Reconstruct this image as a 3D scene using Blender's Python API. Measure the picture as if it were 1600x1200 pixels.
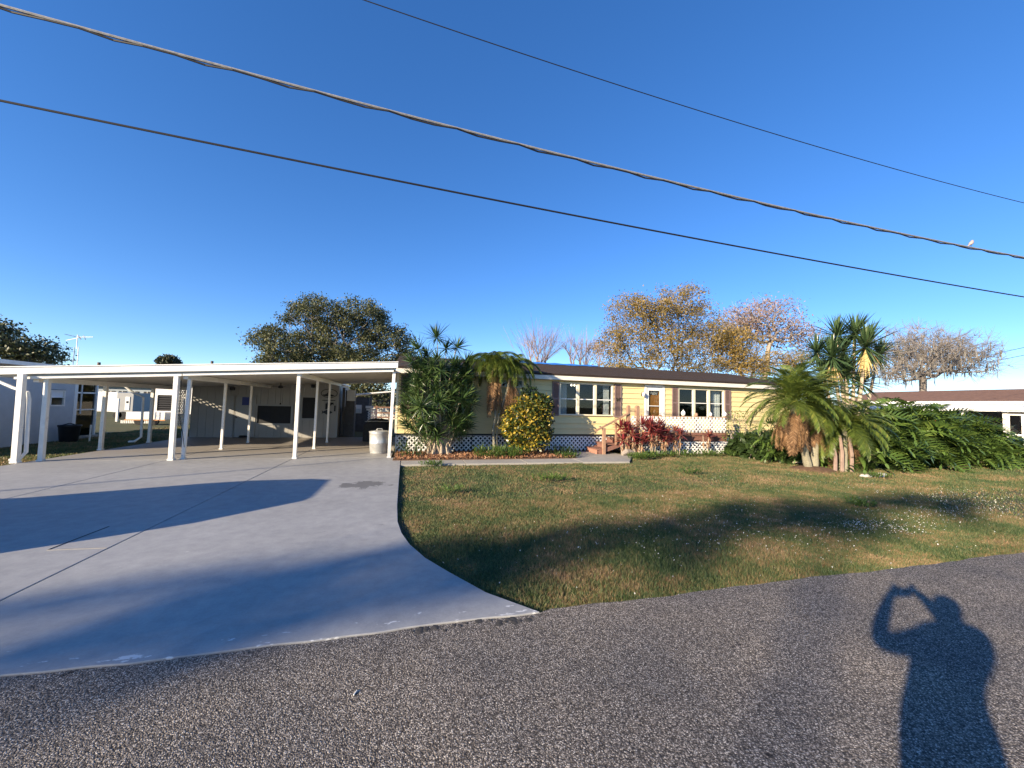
import bpy, bmesh, math, random
import numpy as np
from mathutils import Vector, Matrix

# ------------------------------------------------------------------ scene, camera, light
for o in list(bpy.data.objects): bpy.data.objects.remove(o)
scene = bpy.context.scene
COL = scene.collection
R = math.radians
EYE = np.array([0.0, 0.0, 1.56])
FOC, PITCH, ROLL, YAW = 602.8, 0.0537, -0.0249, 0.25974      # pixels of a 1600 px wide picture; world x runs along the house
_cy, _sy, _cp, _sp, _cr, _sr = math.cos(YAW), math.sin(YAW), math.cos(PITCH), math.sin(PITCH), math.cos(ROLL), math.sin(ROLL)
FW = np.array([_sy*_cp, _cy*_cp, _sp]); _r0 = np.array([_cy, -_sy, 0]); _u0 = np.cross(_r0, FW)
RT = _cr*_r0 - _sr*_u0; UP = _sr*_r0 + _cr*_u0
cam_d = bpy.data.cameras.new('camera'); cam = bpy.data.objects.new('camera', cam_d); COL.objects.link(cam)
cam_d.sensor_width = 36; cam_d.lens = FOC/1600*36; cam_d.clip_start = 0.04; cam_d.clip_end = 4000
cam.matrix_world = Matrix(((RT[0], UP[0], -FW[0], 0), (RT[1], UP[1], -FW[1], 0), (RT[2], UP[2], -FW[2], 1.56), (0, 0, 0, 1)))
scene.camera = cam
def W(px, py, Y):                                            # a measured picture point on the plane y = Y, in world metres
    v = FW + RT*(px-800)/FOC - UP*(py-600)/FOC
    t = Y/v[1]
    return np.array([t*v[0], Y, 1.56+t*v[2]])

SUN_EL, SUN_AZ = R(17.5), math.atan2(-0.863, -0.505)          # azimuth from +y towards +x
TOSUN = np.array([math.sin(SUN_AZ)*math.cos(SUN_EL), math.cos(SUN_AZ)*math.cos(SUN_EL), math.sin(SUN_EL)])
world = bpy.data.worlds.new('World'); scene.world = world; world.use_nodes = True
wn = world.node_tree.nodes; wl = world.node_tree.links
sky = wn.new('ShaderNodeTexSky'); sky.sky_type = 'NISHITA'; sky.sun_disc = False
sky.sun_elevation = SUN_EL; sky.sun_rotation = SUN_AZ % (2*math.pi)
sky.altitude = 0; sky.air_density = 0.7; sky.dust_density = 0.0; sky.ozone_density = 3.0
hs = wn.new('ShaderNodeHueSaturation'); hs.inputs['Saturation'].default_value = 1.33; hs.inputs['Hue'].default_value = 0.511
gm_ = wn.new('ShaderNodeGamma'); gm_.inputs[1].default_value = 0.8; wl.new(sky.outputs[0], gm_.inputs[0]); wl.new(gm_.outputs[0], hs.inputs['Color']); wl.new(hs.outputs[0], wn['Background'].inputs[0]); wn['Background'].inputs[1].default_value = 0.15
sun_d = bpy.data.lights.new('sun', 'SUN'); sun_d.energy = 5.0; sun_d.angle = R(0.55); sun_d.color = (1.0, 0.83, 0.60)
sun = bpy.data.objects.new('sun', sun_d); COL.objects.link(sun); sun.location = (-30, -20, 30)
sun.rotation_euler = Vector((-TOSUN[0], -TOSUN[1], -TOSUN[2])).to_track_quat('-Z', 'Y').to_euler()
vs = scene.view_settings
vs.view_transform = 'Standard'; vs.look = 'None'; vs.exposure = 1.2; vs.gamma = 1.0
scene.render.engine = 'CYCLES'
scene.cycles.max_bounces = 8; scene.cycles.transparent_max_bounces = 12

# ------------------------------------------------------------------ helpers: materials
def nd(nt, t, **kw):
    n = nt.nodes.new(t)
    for k, v in kw.items(): setattr(n, k, v)
    return n
def ramp(nt, fac, stops, interp='LINEAR'):
    r = nd(nt, 'ShaderNodeValToRGB'); r.color_ramp.interpolation = interp
    el = r.color_ramp.elements
    while len(el) < len(stops): el.new(0.5)
    for e, (p, c) in zip(el, stops): e.position = p; e.color = tuple(c)+(1,) if len(c) == 3 else c
    nt.links.new(fac, r.inputs[0]); return r.outputs[0]
def noise(nt, scale, detail=4, rough=0.6, vec=None, stretch=None):
    n = nd(nt, 'ShaderNodeTexNoise'); n.inputs['Scale'].default_value = scale
    n.inputs['Detail'].default_value = detail; n.inputs['Roughness'].default_value = rough
    if vec is None:
        g = nd(nt, 'ShaderNodeNewGeometry'); vec = g.outputs['Position']
    if stretch:
        m = nd(nt, 'ShaderNodeMapping'); m.inputs['Scale'].default_value = stretch; nt.links.new(vec, m.inputs[0]); vec = m.outputs[0]
    nt.links.new(vec, n.inputs['Vector']); return n.outputs['Fac']
def mixc(nt, fac, a, b, mode='MIX'):
    m = nd(nt, 'ShaderNodeMix', data_type='RGBA', blend_type=mode)
    for i, v in ((0, fac), (6, a), (7, b)):
        if hasattr(v, 'links'): nt.links.new(v, m.inputs[i])
        elif i == 0: m.inputs[0].default_value = v
        else: m.inputs[i].default_value = tuple(v)+(1,)
    return m.outputs[2]
def math_(nt, op, a, b=None, clamp=False):
    m = nd(nt, 'ShaderNodeMath', operation=op, use_clamp=clamp)
    for i, v in enumerate((a, b)):
        if v is None: continue
        if hasattr(v, 'links'): nt.links.new(v, m.inputs[i])
        else: m.inputs[i].default_value = v
    return m.outputs[0]
def new_mat(name):
    m = bpy.data.materials.new(name); m.use_nodes = True
    return m, m.node_tree, m.node_tree.nodes['Principled BSDF']
def bump(nt, b, height, strength=0.3, dist=0.01):
    n = nd(nt, 'ShaderNodeBump'); n.inputs['Strength'].default_value = strength; n.inputs['Distance'].default_value = dist
    nt.links.new(height, n.inputs['Height']); nt.links.new(n.outputs[0], b.inputs['Normal'])
M = {}
def plain(name, col, rough=0.6, var=0.12, scale=3.0, metal=0.0, dirt=None, bmp=0.0, stretch=None, spec=0.4):
    """paint, wood or metal with uneven tone: two noises over the base colour, optional dirt colour"""
    m, nt, b = new_mat(name)
    f = noise(nt, scale, 6, 0.65, stretch=stretch)
    lo = [c*(1-var) for c in col]; hi = [min(1, c*(1+var)) for c in col]
    c = ramp(nt, f, [(0.3, lo), (0.7, hi)])
    if dirt:
        f2 = noise(nt, scale*2.3, 8, 0.7, stretch=stretch)
        k = ramp(nt, f2, [(0.52, (0, 0, 0)), (0.72, (1, 1, 1))])
        c = mixc(nt, math_(nt, 'MULTIPLY', k, dirt[1]), c, dirt[0])
    nt.links.new(c, b.inputs['Base Color'])
    b.inputs['Roughness'].default_value = rough; b.inputs['Metallic'].default_value = metal
    b.inputs['Specular IOR Level'].default_value = spec
    if bmp: bump(nt, b, noise(nt, scale*6, 6, 0.7, stretch=stretch), bmp, 0.01)
    M[name] = m; return m
def leafy(name, stops, rough=0.45, trans=0.25, spec=0.4):
    """foliage: each leaf (mesh island) takes its own tone, some light passes through"""
    m, nt, b = new_mat(name)
    g = nd(nt, 'ShaderNodeNewGeometry')
    oi = nd(nt, 'ShaderNodeObjectInfo')
    v = math_(nt, 'ADD', math_(nt, 'MULTIPLY', g.outputs['Random Per Island'], 0.75), math_(nt, 'MULTIPLY', oi.outputs['Random'], 0.25))
    c = ramp(nt, v, stops)
    nt.links.new(c, b.inputs['Base Color']); b.inputs['Roughness'].default_value = rough
    b.inputs['Specular IOR Level'].default_value = spec
    t = nd(nt, 'ShaderNodeBsdfTranslucent'); nt.links.new(c, t.inputs[0])
    mx = nd(nt, 'ShaderNodeMixShader'); mx.inputs[0].default_value = trans
    nt.links.new(b.outputs[0], mx.inputs[1]); nt.links.new(t.outputs[0], mx.inputs[2])
    nt.links.new(mx.outputs[0], nt.nodes['Material Output'].inputs[0])
    M[name] = m; return m

plain('white_paint', (0.80, 0.77, 0.70), 0.5, 0.05, 4, dirt=((0.42, 0.37, 0.30), 0.35))
plain('white_metal', (0.78, 0.77, 0.73), 0.4, 0.06, 2, dirt=((0.45, 0.42, 0.37), 0.3))
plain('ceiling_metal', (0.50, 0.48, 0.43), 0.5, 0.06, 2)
plain('lattice_white', (0.80, 0.80, 0.78), 0.6, 0.06, 5, dirt=((0.45, 0.43, 0.38), 0.3))
plain('siding', (0.70, 0.575, 0.29), 0.6, 0.05, 2.2, dirt=((0.48, 0.41, 0.24), 0.35), bmp=0.12, stretch=(0.6, 1, 6))
plain('trim_cream', (0.72, 0.65, 0.47), 0.55, 0.06, 3)
plain('shutter', (0.20, 0.135, 0.125), 0.6, 0.12, 8, dirt=((0.32, 0.23, 0.21), 0.6))
plain('shingle', (0.040, 0.026, 0.020), 0.9, 0.3, 5, dirt=((0.075, 0.05, 0.038), 0.5), bmp=0.5)
plain('brown_shingle', (0.17, 0.095, 0.065), 0.9, 0.25, 5, dirt=((0.24, 0.15, 0.10), 0.5), bmp=0.5)
plain('dark_shingle', (0.05, 0.055, 0.065), 0.9, 0.2, 5, bmp=0.4)
plain('tarp', (0.03, 0.19, 0.62), 0.45, 0.15, 4, bmp=0.3)
plain('fascia_worn', (0.74, 0.69, 0.60), 0.6, 0.1, 6, dirt=((0.40, 0.32, 0.25), 0.6), stretch=(0.6, 1, 3))
plain('dark', (0.02, 0.02, 0.022), 0.7, 0.2, 5)
plain('black_plastic', (0.015, 0.015, 0.017), 0.4, 0.2, 5)
plain('black_rubber', (0.02, 0.02, 0.02), 0.8, 0.2, 5)
plain('interior', (0.022, 0.022, 0.025), 0.9, 0.2, 3)
plain('shed_wall', (0.34, 0.325, 0.295), 0.6, 0.05, 2, dirt=((0.33, 0.31, 0.28), 0.4))
plain('shed_door', (0.32, 0.32, 0.31), 0.5, 0.05, 2)
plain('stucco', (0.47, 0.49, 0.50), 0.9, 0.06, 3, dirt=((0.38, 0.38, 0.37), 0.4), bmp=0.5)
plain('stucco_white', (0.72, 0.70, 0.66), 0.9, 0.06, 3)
plain('deck_wood', (0.20, 0.095, 0.070), 0.8, 0.25, 6, dirt=((0.32, 0.20, 0.15), 0.6), bmp=0.3, stretch=(1, 3, 3))
plain('rail_wood', (0.33, 0.20, 0.13), 0.75, 0.2, 8, dirt=((0.22, 0.13, 0.09), 0.5), bmp=0.3)
plain('door_orange', (0.62, 0.27, 0.065), 0.4, 0.15, 10, stretch=(6, 1, 0.6))
plain('bronze', (0.10, 0.07, 0.05), 0.4, 0.2, 8, metal=0.6)
plain('galvanised', (0.56, 0.57, 0.56), 0.42, 0.2, 3, metal=0.55, dirt=((0.36, 0.36, 0.34), 0.6), bmp=0.15)
plain('curtain', (0.78, 0.78, 0.76), 0.9, 0.06, 4)
plain('blue_sign', (0.025, 0.04, 0.20), 0.5, 0.1, 5)
plain('grey_wood', (0.11, 0.10, 0.095), 0.85, 0.25, 6, bmp=0.3)
plain('brown_fence', (0.20, 0.11, 0.07), 0.85, 0.25, 5, bmp=0.3)
plain('grey_blue', (0.30, 0.34, 0.37), 0.7, 0.06, 2)
plain('cable', (0.22, 0.22, 0.23), 0.6, 0.3, 30)
plain('cable_black', (0.012, 0.012, 0.016), 0.6, 0.2, 10)
plain('pole_wood', (0.16, 0.12, 0.09), 0.9, 0.2, 5, bmp=0.3)
plain('bark_grey', (0.20, 0.175, 0.155), 0.95, 0.3, 6, bmp=0.6)
plain('bark_pale', (0.30, 0.255, 0.215), 0.95, 0.25, 6, bmp=0.5)
plain('bark_dark', (0.085, 0.07, 0.058), 0.95, 0.3, 6, bmp=0.6)
plain('bark_tan', (0.26, 0.185, 0.15), 0.9, 0.25, 6)
plain('palm_trunk', (0.27, 0.25, 0.18), 0.95, 0.3, 14, dirt=((0.16, 0.13, 0.09), 0.7), bmp=0.8, stretch=(1, 1, 4))
plain('cane', (0.42, 0.34, 0.25), 0.85, 0.25, 12, dirt=((0.22, 0.17, 0.12), 0.5), bmp=0.4, stretch=(1, 1, 5))
plain('dead_twig', (0.25, 0.18, 0.12), 0.9, 0.3, 6)
plain('car_paint', (0.12, 0.13, 0.15), 0.25, 0.05, 2, metal=0.3)
plain('cloth', (0.05, 0.06, 0.10), 0.9, 0.2, 10)
plain('jeans', (0.05, 0.07, 0.13), 0.9, 0.2, 10)
plain('skin', (0.42, 0.26, 0.19), 0.6, 0.1, 10)
plain('bird', (0.36, 0.30, 0.28), 0.8, 0.2, 30)
plain('red_petal', (0.55, 0.04, 0.03), 0.6, 0.2, 20)
plain('solar_white', (0.82, 0.82, 0.80), 0.4, 0.05, 4)
plain('brick_red', (0.36, 0.17, 0.12), 0.85, 0.2, 8, bmp=0.3)
plain('stone', (0.50, 0.48, 0.43), 0.9, 0.2, 8, bmp=0.4)
plain('orange_wood', (0.50, 0.22, 0.08), 0.6, 0.2, 6)
plain('petal', (0.60, 0.59, 0.55), 0.7, 0.1, 20)

leafy('leaf_oak', [(0, (0.035, 0.045, 0.018)), (0.6, (0.085, 0.098, 0.040)), (1, (0.19, 0.175, 0.085))], 0.5, 0.2)
leafy('leaf_gold', [(0, (0.13, 0.105, 0.035)), (0.5, (0.30, 0.21, 0.055)), (1, (0.50, 0.31, 0.075))], 0.6, 0.3)
leafy('leaf_pink', [(0, (0.22, 0.14, 0.11)), (1, (0.40, 0.27, 0.22))], 0.7, 0.3)
leafy('leaf_moss', [(0, (0.17, 0.16, 0.14)), (1, (0.32, 0.30, 0.26))], 0.9, 0.2)
leafy('leaf_far', [(0, (0.03, 0.04, 0.018)), (1, (0.08, 0.085, 0.04))], 0.6, 0.2)
leafy('leaf_dracaena', [(0, (0.018, 0.040, 0.012)), (0.7, (0.055, 0.10, 0.028)), (1, (0.16, 0.21, 0.07))], 0.32, 0.18, 0.5)
leafy('leaf_palm', [(0, (0.048, 0.085, 0.018)), (0.6, (0.125, 0.175, 0.032)), (1, (0.27, 0.27, 0.055))], 0.4, 0.22, 0.5)
leafy('leaf_palm_dry', [(0, (0.14, 0.075, 0.035)), (0.5, (0.29, 0.165, 0.08)), (1, (0.46, 0.30, 0.17))], 0.8, 0.2)
leafy('leaf_yucca', [(0, (0.030, 0.060, 0.026)), (0.7, (0.075, 0.125, 0.050)), (1, (0.17, 0.21, 0.09))], 0.35, 0.12, 0.5)
leafy('leaf_yucca_dry', [(0, (0.36, 0.25, 0.09)), (1, (0.66, 0.52, 0.24))], 0.8, 0.2)
leafy('leaf_croton', [(0, (0.022, 0.045, 0.012)), (0.46, (0.075, 0.10, 0.022)), (0.56, (0.32, 0.25, 0.03)), (0.85, (0.58, 0.38, 0.045)), (1, (0.52, 0.20, 0.04))], 0.35, 0.2, 0.5)
leafy('leaf_croton_dark', [(0, (0.015, 0.030, 0.010)), (1, (0.045, 0.075, 0.020))], 0.35, 0.15, 0.5)
leafy('leaf_ti', [(0, (0.085, 0.018, 0.018)), (0.5, (0.25, 0.035, 0.045)), (0.8, (0.36, 0.10, 0.07)), (1, (0.36, 0.20, 0.11))], 0.4, 0.3, 0.5)
leafy('leaf_ti_dry', [(0, (0.24, 0.12, 0.07)), (1, (0.46, 0.29, 0.17))], 0.8, 0.2)
leafy('leaf_philo', [(0, (0.040, 0.075, 0.016)), (0.6, (0.095, 0.160, 0.034)), (1, (0.21, 0.28, 0.06))], 0.36, 0.22, 0.5)
leafy('leaf_weed', [(0, (0.045, 0.095, 0.018)), (1, (0.14, 0.21, 0.045))], 0.5, 0.3)
leafy('leaf_litter', [(0, (0.16, 0.065, 0.035)), (0.5, (0.33, 0.16, 0.08)), (1, (0.50, 0.32, 0.19))], 0.9, 0.1)

def glass_mat(name, tint, gloss):
    m = bpy.data.materials.new(name); m.use_nodes = True; nt = m.node_tree; nt.nodes.clear()
    out = nd(nt, 'ShaderNodeOutputMaterial'); tr = nd(nt, 'ShaderNodeBsdfTransparent'); tr.inputs[0].default_value = tint+(1,)
    gl = nd(nt, 'ShaderNodeBsdfGlossy'); gl.inputs['Roughness'].default_value = 0.02
    fr = nd(nt, 'ShaderNodeLayerWeight'); fr.inputs[0].default_value = 0.5; f5 = math_(nt, 'ADD', math_(nt, 'MULTIPLY', math_(nt, 'POWER', fr.outputs['Facing'], 5.0), 0.9), 0.035)
    mx = nd(nt, 'ShaderNodeMixShader'); nt.links.new(math_(nt, 'ADD', f5, gloss, True), mx.inputs[0])
    nt.links.new(tr.outputs[0], mx.inputs[1]); nt.links.new(gl.outputs[0], mx.inputs[2]); nt.links.new(mx.outputs[0], out.inputs[0])
    M[name] = m
glass_mat('glass', (0.74, 0.77, 0.78), 0.0)
glass_mat('screen', (0.45, 0.45, 0.46), 0.0)
def emit_mat(name, col, s):
    m, nt, b = new_mat(name); b.inputs['Base Color'].default_value = col+(1,)
    b.inputs['Emission Color'].default_value = col+(1,); b.inputs['Emission Strength'].default_value = s; M[name] = m
emit_mat('bulb', (1.0, 0.86, 0.62), 4.0)

# ground surfaces
def surf_lawn():
    m, nt, b = new_mat('lawn_soil')
    n1 = noise(nt, 0.55, 6, 0.65); n2 = noise(nt, 2.6, 6, 0.7); n3 = noise(nt, 40, 4, 0.7)
    c = ramp(nt, n1, [(0.32, (0.060, 0.068, 0.022)), (0.52, (0.092, 0.090, 0.034)), (0.66, (0.145, 0.098, 0.048))])
    c = mixc(nt, ramp(nt, n2, [(0.35, (0, 0, 0)), (0.7, (1, 1, 1))]), c, (0.085, 0.095, 0.028))
    c = mixc(nt, 0.6, c, ramp(nt, n3, [(0.3, (0.35, 0.35, 0.35)), (0.7, (1.25, 1.2, 1.0))]), 'MULTIPLY')
    nt.links.new(c, b.inputs['Base Color']); b.inputs['Roughness'].default_value = 0.95
    bump(nt, b, noise(nt, 55, 4, 0.8), 0.8, 0.03); M['lawn_soil'] = m
surf_lawn()
def surf_grass():
    m, nt, b = new_mat('grass_blade')
    g = nd(nt, 'ShaderNodeNewGeometry')
    n1 = noise(nt, 0.9, 6, 0.7); n2 = noise(nt, 4.0, 5, 0.7)
    k = math_(nt, 'ADD', math_(nt, 'MULTIPLY', g.outputs['Random Per Island'], 0.26), math_(nt, 'ADD', math_(nt, 'MULTIPLY', n1, 0.85), math_(nt, 'MULTIPLY', n2, 0.40)))
    c = ramp(nt, k, [(0.60, (0.045, 0.085, 0.026)), (0.70, (0.105, 0.150, 0.050)), (0.79, (0.185, 0.185, 0.075)), (0.87, (0.27, 0.165, 0.075)), (0.97, (0.44, 0.31, 0.18))])
    nt.links.new(c, b.inputs['Base Color']); b.inputs['Roughness'].default_value = 0.6
    t = nd(nt, 'ShaderNodeBsdfTranslucent'); nt.links.new(c, t.inputs[0])
    mx = nd(nt, 'ShaderNodeMixShader'); mx.inputs[0].default_value = 0.3
    nt.links.new(b.outputs[0], mx.inputs[1]); nt.links.new(t.outputs[0], mx.inputs[2])
    nt.links.new(mx.outputs[0], nt.nodes['Material Output'].inputs[0]); M['grass_blade'] = m
surf_grass()
def surf_asphalt():
    m, nt, b = new_mat('asphalt')
    g = nd(nt, 'ShaderNodeNewGeometry')
    v = nd(nt, 'ShaderNodeTexVoronoi'); v.inputs['Scale'].default_value = 150; nt.links.new(g.outputs['Position'], v.inputs['Vector'])
    sep = nd(nt, 'ShaderNodeSeparateColor'); nt.links.new(v.outputs['Color'], sep.inputs[0])
    c = ramp(nt, sep.outputs[0], [(0.0, (0.065, 0.060, 0.056)), (0.40, (0.175, 0.160, 0.145)), (0.75, (0.34, 0.31, 0.275)), (0.93, (0.56, 0.53, 0.48)), (1.0, (0.74, 0.71, 0.65))])
    gap = ramp(nt, v.outputs['Distance'], [(0.25, (1, 1, 1)), (0.75, (0.32, 0.31, 0.30))])
    c = mixc(nt, 1.0, c, gap, 'MULTIPLY')
    big = ramp(nt, noise(nt, 0.8, 5, 0.6), [(0.32, (0.72, 0.72, 0.75)), (0.68, (1.24, 1.15, 1.04))])
    c = mixc(nt, 1.0, c, big, 'MULTIPLY')
    spot = ramp(nt, noise(nt, 7, 2, 0.5), [(0.735, (1, 1, 1)), (0.76, (0.25, 0.24, 0.24))])
    c = mixc(nt, 1.0, c, spot, 'MULTIPLY')
    nt.links.new(c, b.inputs['Base Color']); b.inputs['Roughness'].default_value = 0.85
    b.inputs['Specular IOR Level'].default_value = 0.3
    bump(nt, b, math_(nt, 'SUBTRACT', 1.0, v.outputs['Distance']), 0.8, 0.006); M['asphalt'] = m
surf_asphalt()
def surf_concrete(name, base, chips):
    m, nt, b = new_mat(name)
    n1 = noise(nt, 0.7, 6, 0.6); n2 = noise(nt, 6, 8, 0.7); n3 = noise(nt, 60, 4, 0.6)
    c = ramp(nt, n1, [(0.3, [x*0.88 for x in base]), (0.7, [x*1.08 for x in base])])
    c = mixc(nt, 0.5, c, ramp(nt, n2, [(0.35, (0.70, 0.70, 0.71)), (0.65, (1.14, 1.13, 1.10))]), 'MULTIPLY')
    c = mixc(nt, 0.3, c, ramp(nt, n3, [(0.3, (0.8, 0.8, 0.8)), (0.7, (1.15, 1.15, 1.15))]), 'MULTIPLY')
    if chips:
        g = nd(nt, 'ShaderNodeNewGeometry'); s = nd(nt, 'ShaderNodeSeparateXYZ'); nt.links.new(g.outputs['Position'], s.inputs[0])
        # paint flaked off along the street edge, a damp dark stain, thin scuffs
        edge = ramp(nt, s.outputs['Y'], [(0.0, (1, 1, 1)), (1.0, (0, 0, 0))])
        edge.node.color_ramp.elements[0].position = 0.0
        ed = math_(nt, 'SUBTRACT', 1.0, math_(nt, 'MULTIPLY', math_(nt, 'SUBTRACT', s.outputs['Y'], 2.85), 3.2), True)
        fl = noise(nt, 9, 5, 0.6, stretch=(0.6, 1.6, 1))
        k = ramp(nt, math_(nt, 'ADD', fl, math_(nt, 'MULTIPLY', ed, 0.12)), [(0.725, (0, 0, 0)), (0.745, (1, 1, 1))])
        c = mixc(nt, k, c, (0.62, 0.62, 0.60))
        dk = ramp(nt, noise(nt, 5, 4, 0.6, stretch=(0.5, 1.2, 1)), [(0.71, (0, 0, 0)), (0.74, (1, 1, 1))])
        c = mixc(nt, math_(nt, 'MULTIPLY', dk, 0.5), c, (0.12, 0.12, 0.125))
        vx = math_(nt, 'MULTIPLY', math_(nt, 'ADD', s.outputs['X'], 0.75), 1.5); vy = math_(nt, 'MULTIPLY', math_(nt, 'SUBTRACT', s.outputs['Y'], 7.75), 2.2)
        d2 = math_(nt, 'ADD', math_(nt, 'MULTIPLY', vx, vx), math_(nt, 'MULTIPLY', vy, vy))
        st = ramp(nt, math_(nt, 'ADD', d2, math_(nt, 'MULTIPLY', noise(nt, 3.5, 5, 0.7), 2.4)), [(0.0, (1, 1, 1)), (1.0, (0, 0, 0))])
        stn = math_(nt, 'LESS_THAN', math_(nt, 'ADD', d2, math_(nt, 'MULTIPLY', noise(nt, 3.5, 5, 0.7), 2.4)), 1.6)
        c = mixc(nt, math_(nt, 'MULTIPLY', stn, 0.75), c, (0.10, 0.10, 0.10))
        gy = math_(nt, 'MULTIPLY', math_(nt, 'SUBTRACT', s.outputs['Y'], 11.2), 0.5, True)
        c = mixc(nt, math_(nt, 'MULTIPLY', gy, math_(nt, 'ADD', math_(nt, 'MULTIPLY', n1, 0.9), 0.25)), c, (0.25, 0.215, 0.175))
    nt.links.new(c, b.inputs['Base Color']); b.inputs['Roughness'].default_value = 0.62 if chips else 0.9
    b.inputs['Specular IOR Level'].default_value = 0.35
    bump(nt, b, n3, 0.18, 0.004); M[name] = m
surf_concrete('drive_paint', (0.335, 0.335, 0.33), True)
surf_concrete('walk_concrete', (0.36, 0.34, 0.30), False)
plain('road_dirt', (0.045, 0.042, 0.04), 0.95, 0.3, 9)
plain('mulch', (0.13, 0.075, 0.045), 0.95, 0.4, 9, bmp=0.8)

# ------------------------------------------------------------------ helpers: meshes
WL = {}                                                       # world place of every thing
def set_props(o, label=None, cat=None, group=None, kind=None):
    if label: o['label'] = label
    if cat: o['category'] = cat
    if group: o['group'] = group
    if kind: o['kind'] = kind
    return o
def thing(name, label, cat, loc=(0, 0, 0), group=None, rotz=0.0):
    o = bpy.data.objects.new(name, None); COL.objects.link(o); o.empty_display_size = 0.2
    o.location = loc; o.rotation_euler = (0, 0, rotz); WL[o.name] = np.array(loc, float)
    return set_props(o, label, cat, group)
def link(name, me, mat, parent=None, loc=(0, 0, 0), rot=(0, 0, 0), scale=(1, 1, 1)):
    o = bpy.data.objects.new(name, me); COL.objects.link(o)
    if mat is not None and not me.materials: me.materials.append(M[mat])
    if parent is not None: o.parent = parent
    o.location = loc; o.rotation_euler = rot; o.scale = scale
    return o
def np_mesh(name, V, F):
    V = np.asarray(V, np.float32); F = np.asarray(F, np.int32); k = F.shape[1]
    me = bpy.data.meshes.new(name)
    me.vertices.add(len(V)); me.vertices.foreach_set('co', V.ravel())
    me.loops.add(F.size); me.loops.foreach_set('vertex_index', F.ravel())
    me.polygons.add(len(F)); me.polygons.foreach_set('loop_start', np.arange(0, F.size, k, dtype=np.int32))
    me.update(calc_edges=True); return me
def unit(v): return v/(np.linalg.norm(v)+1e-12)
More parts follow.
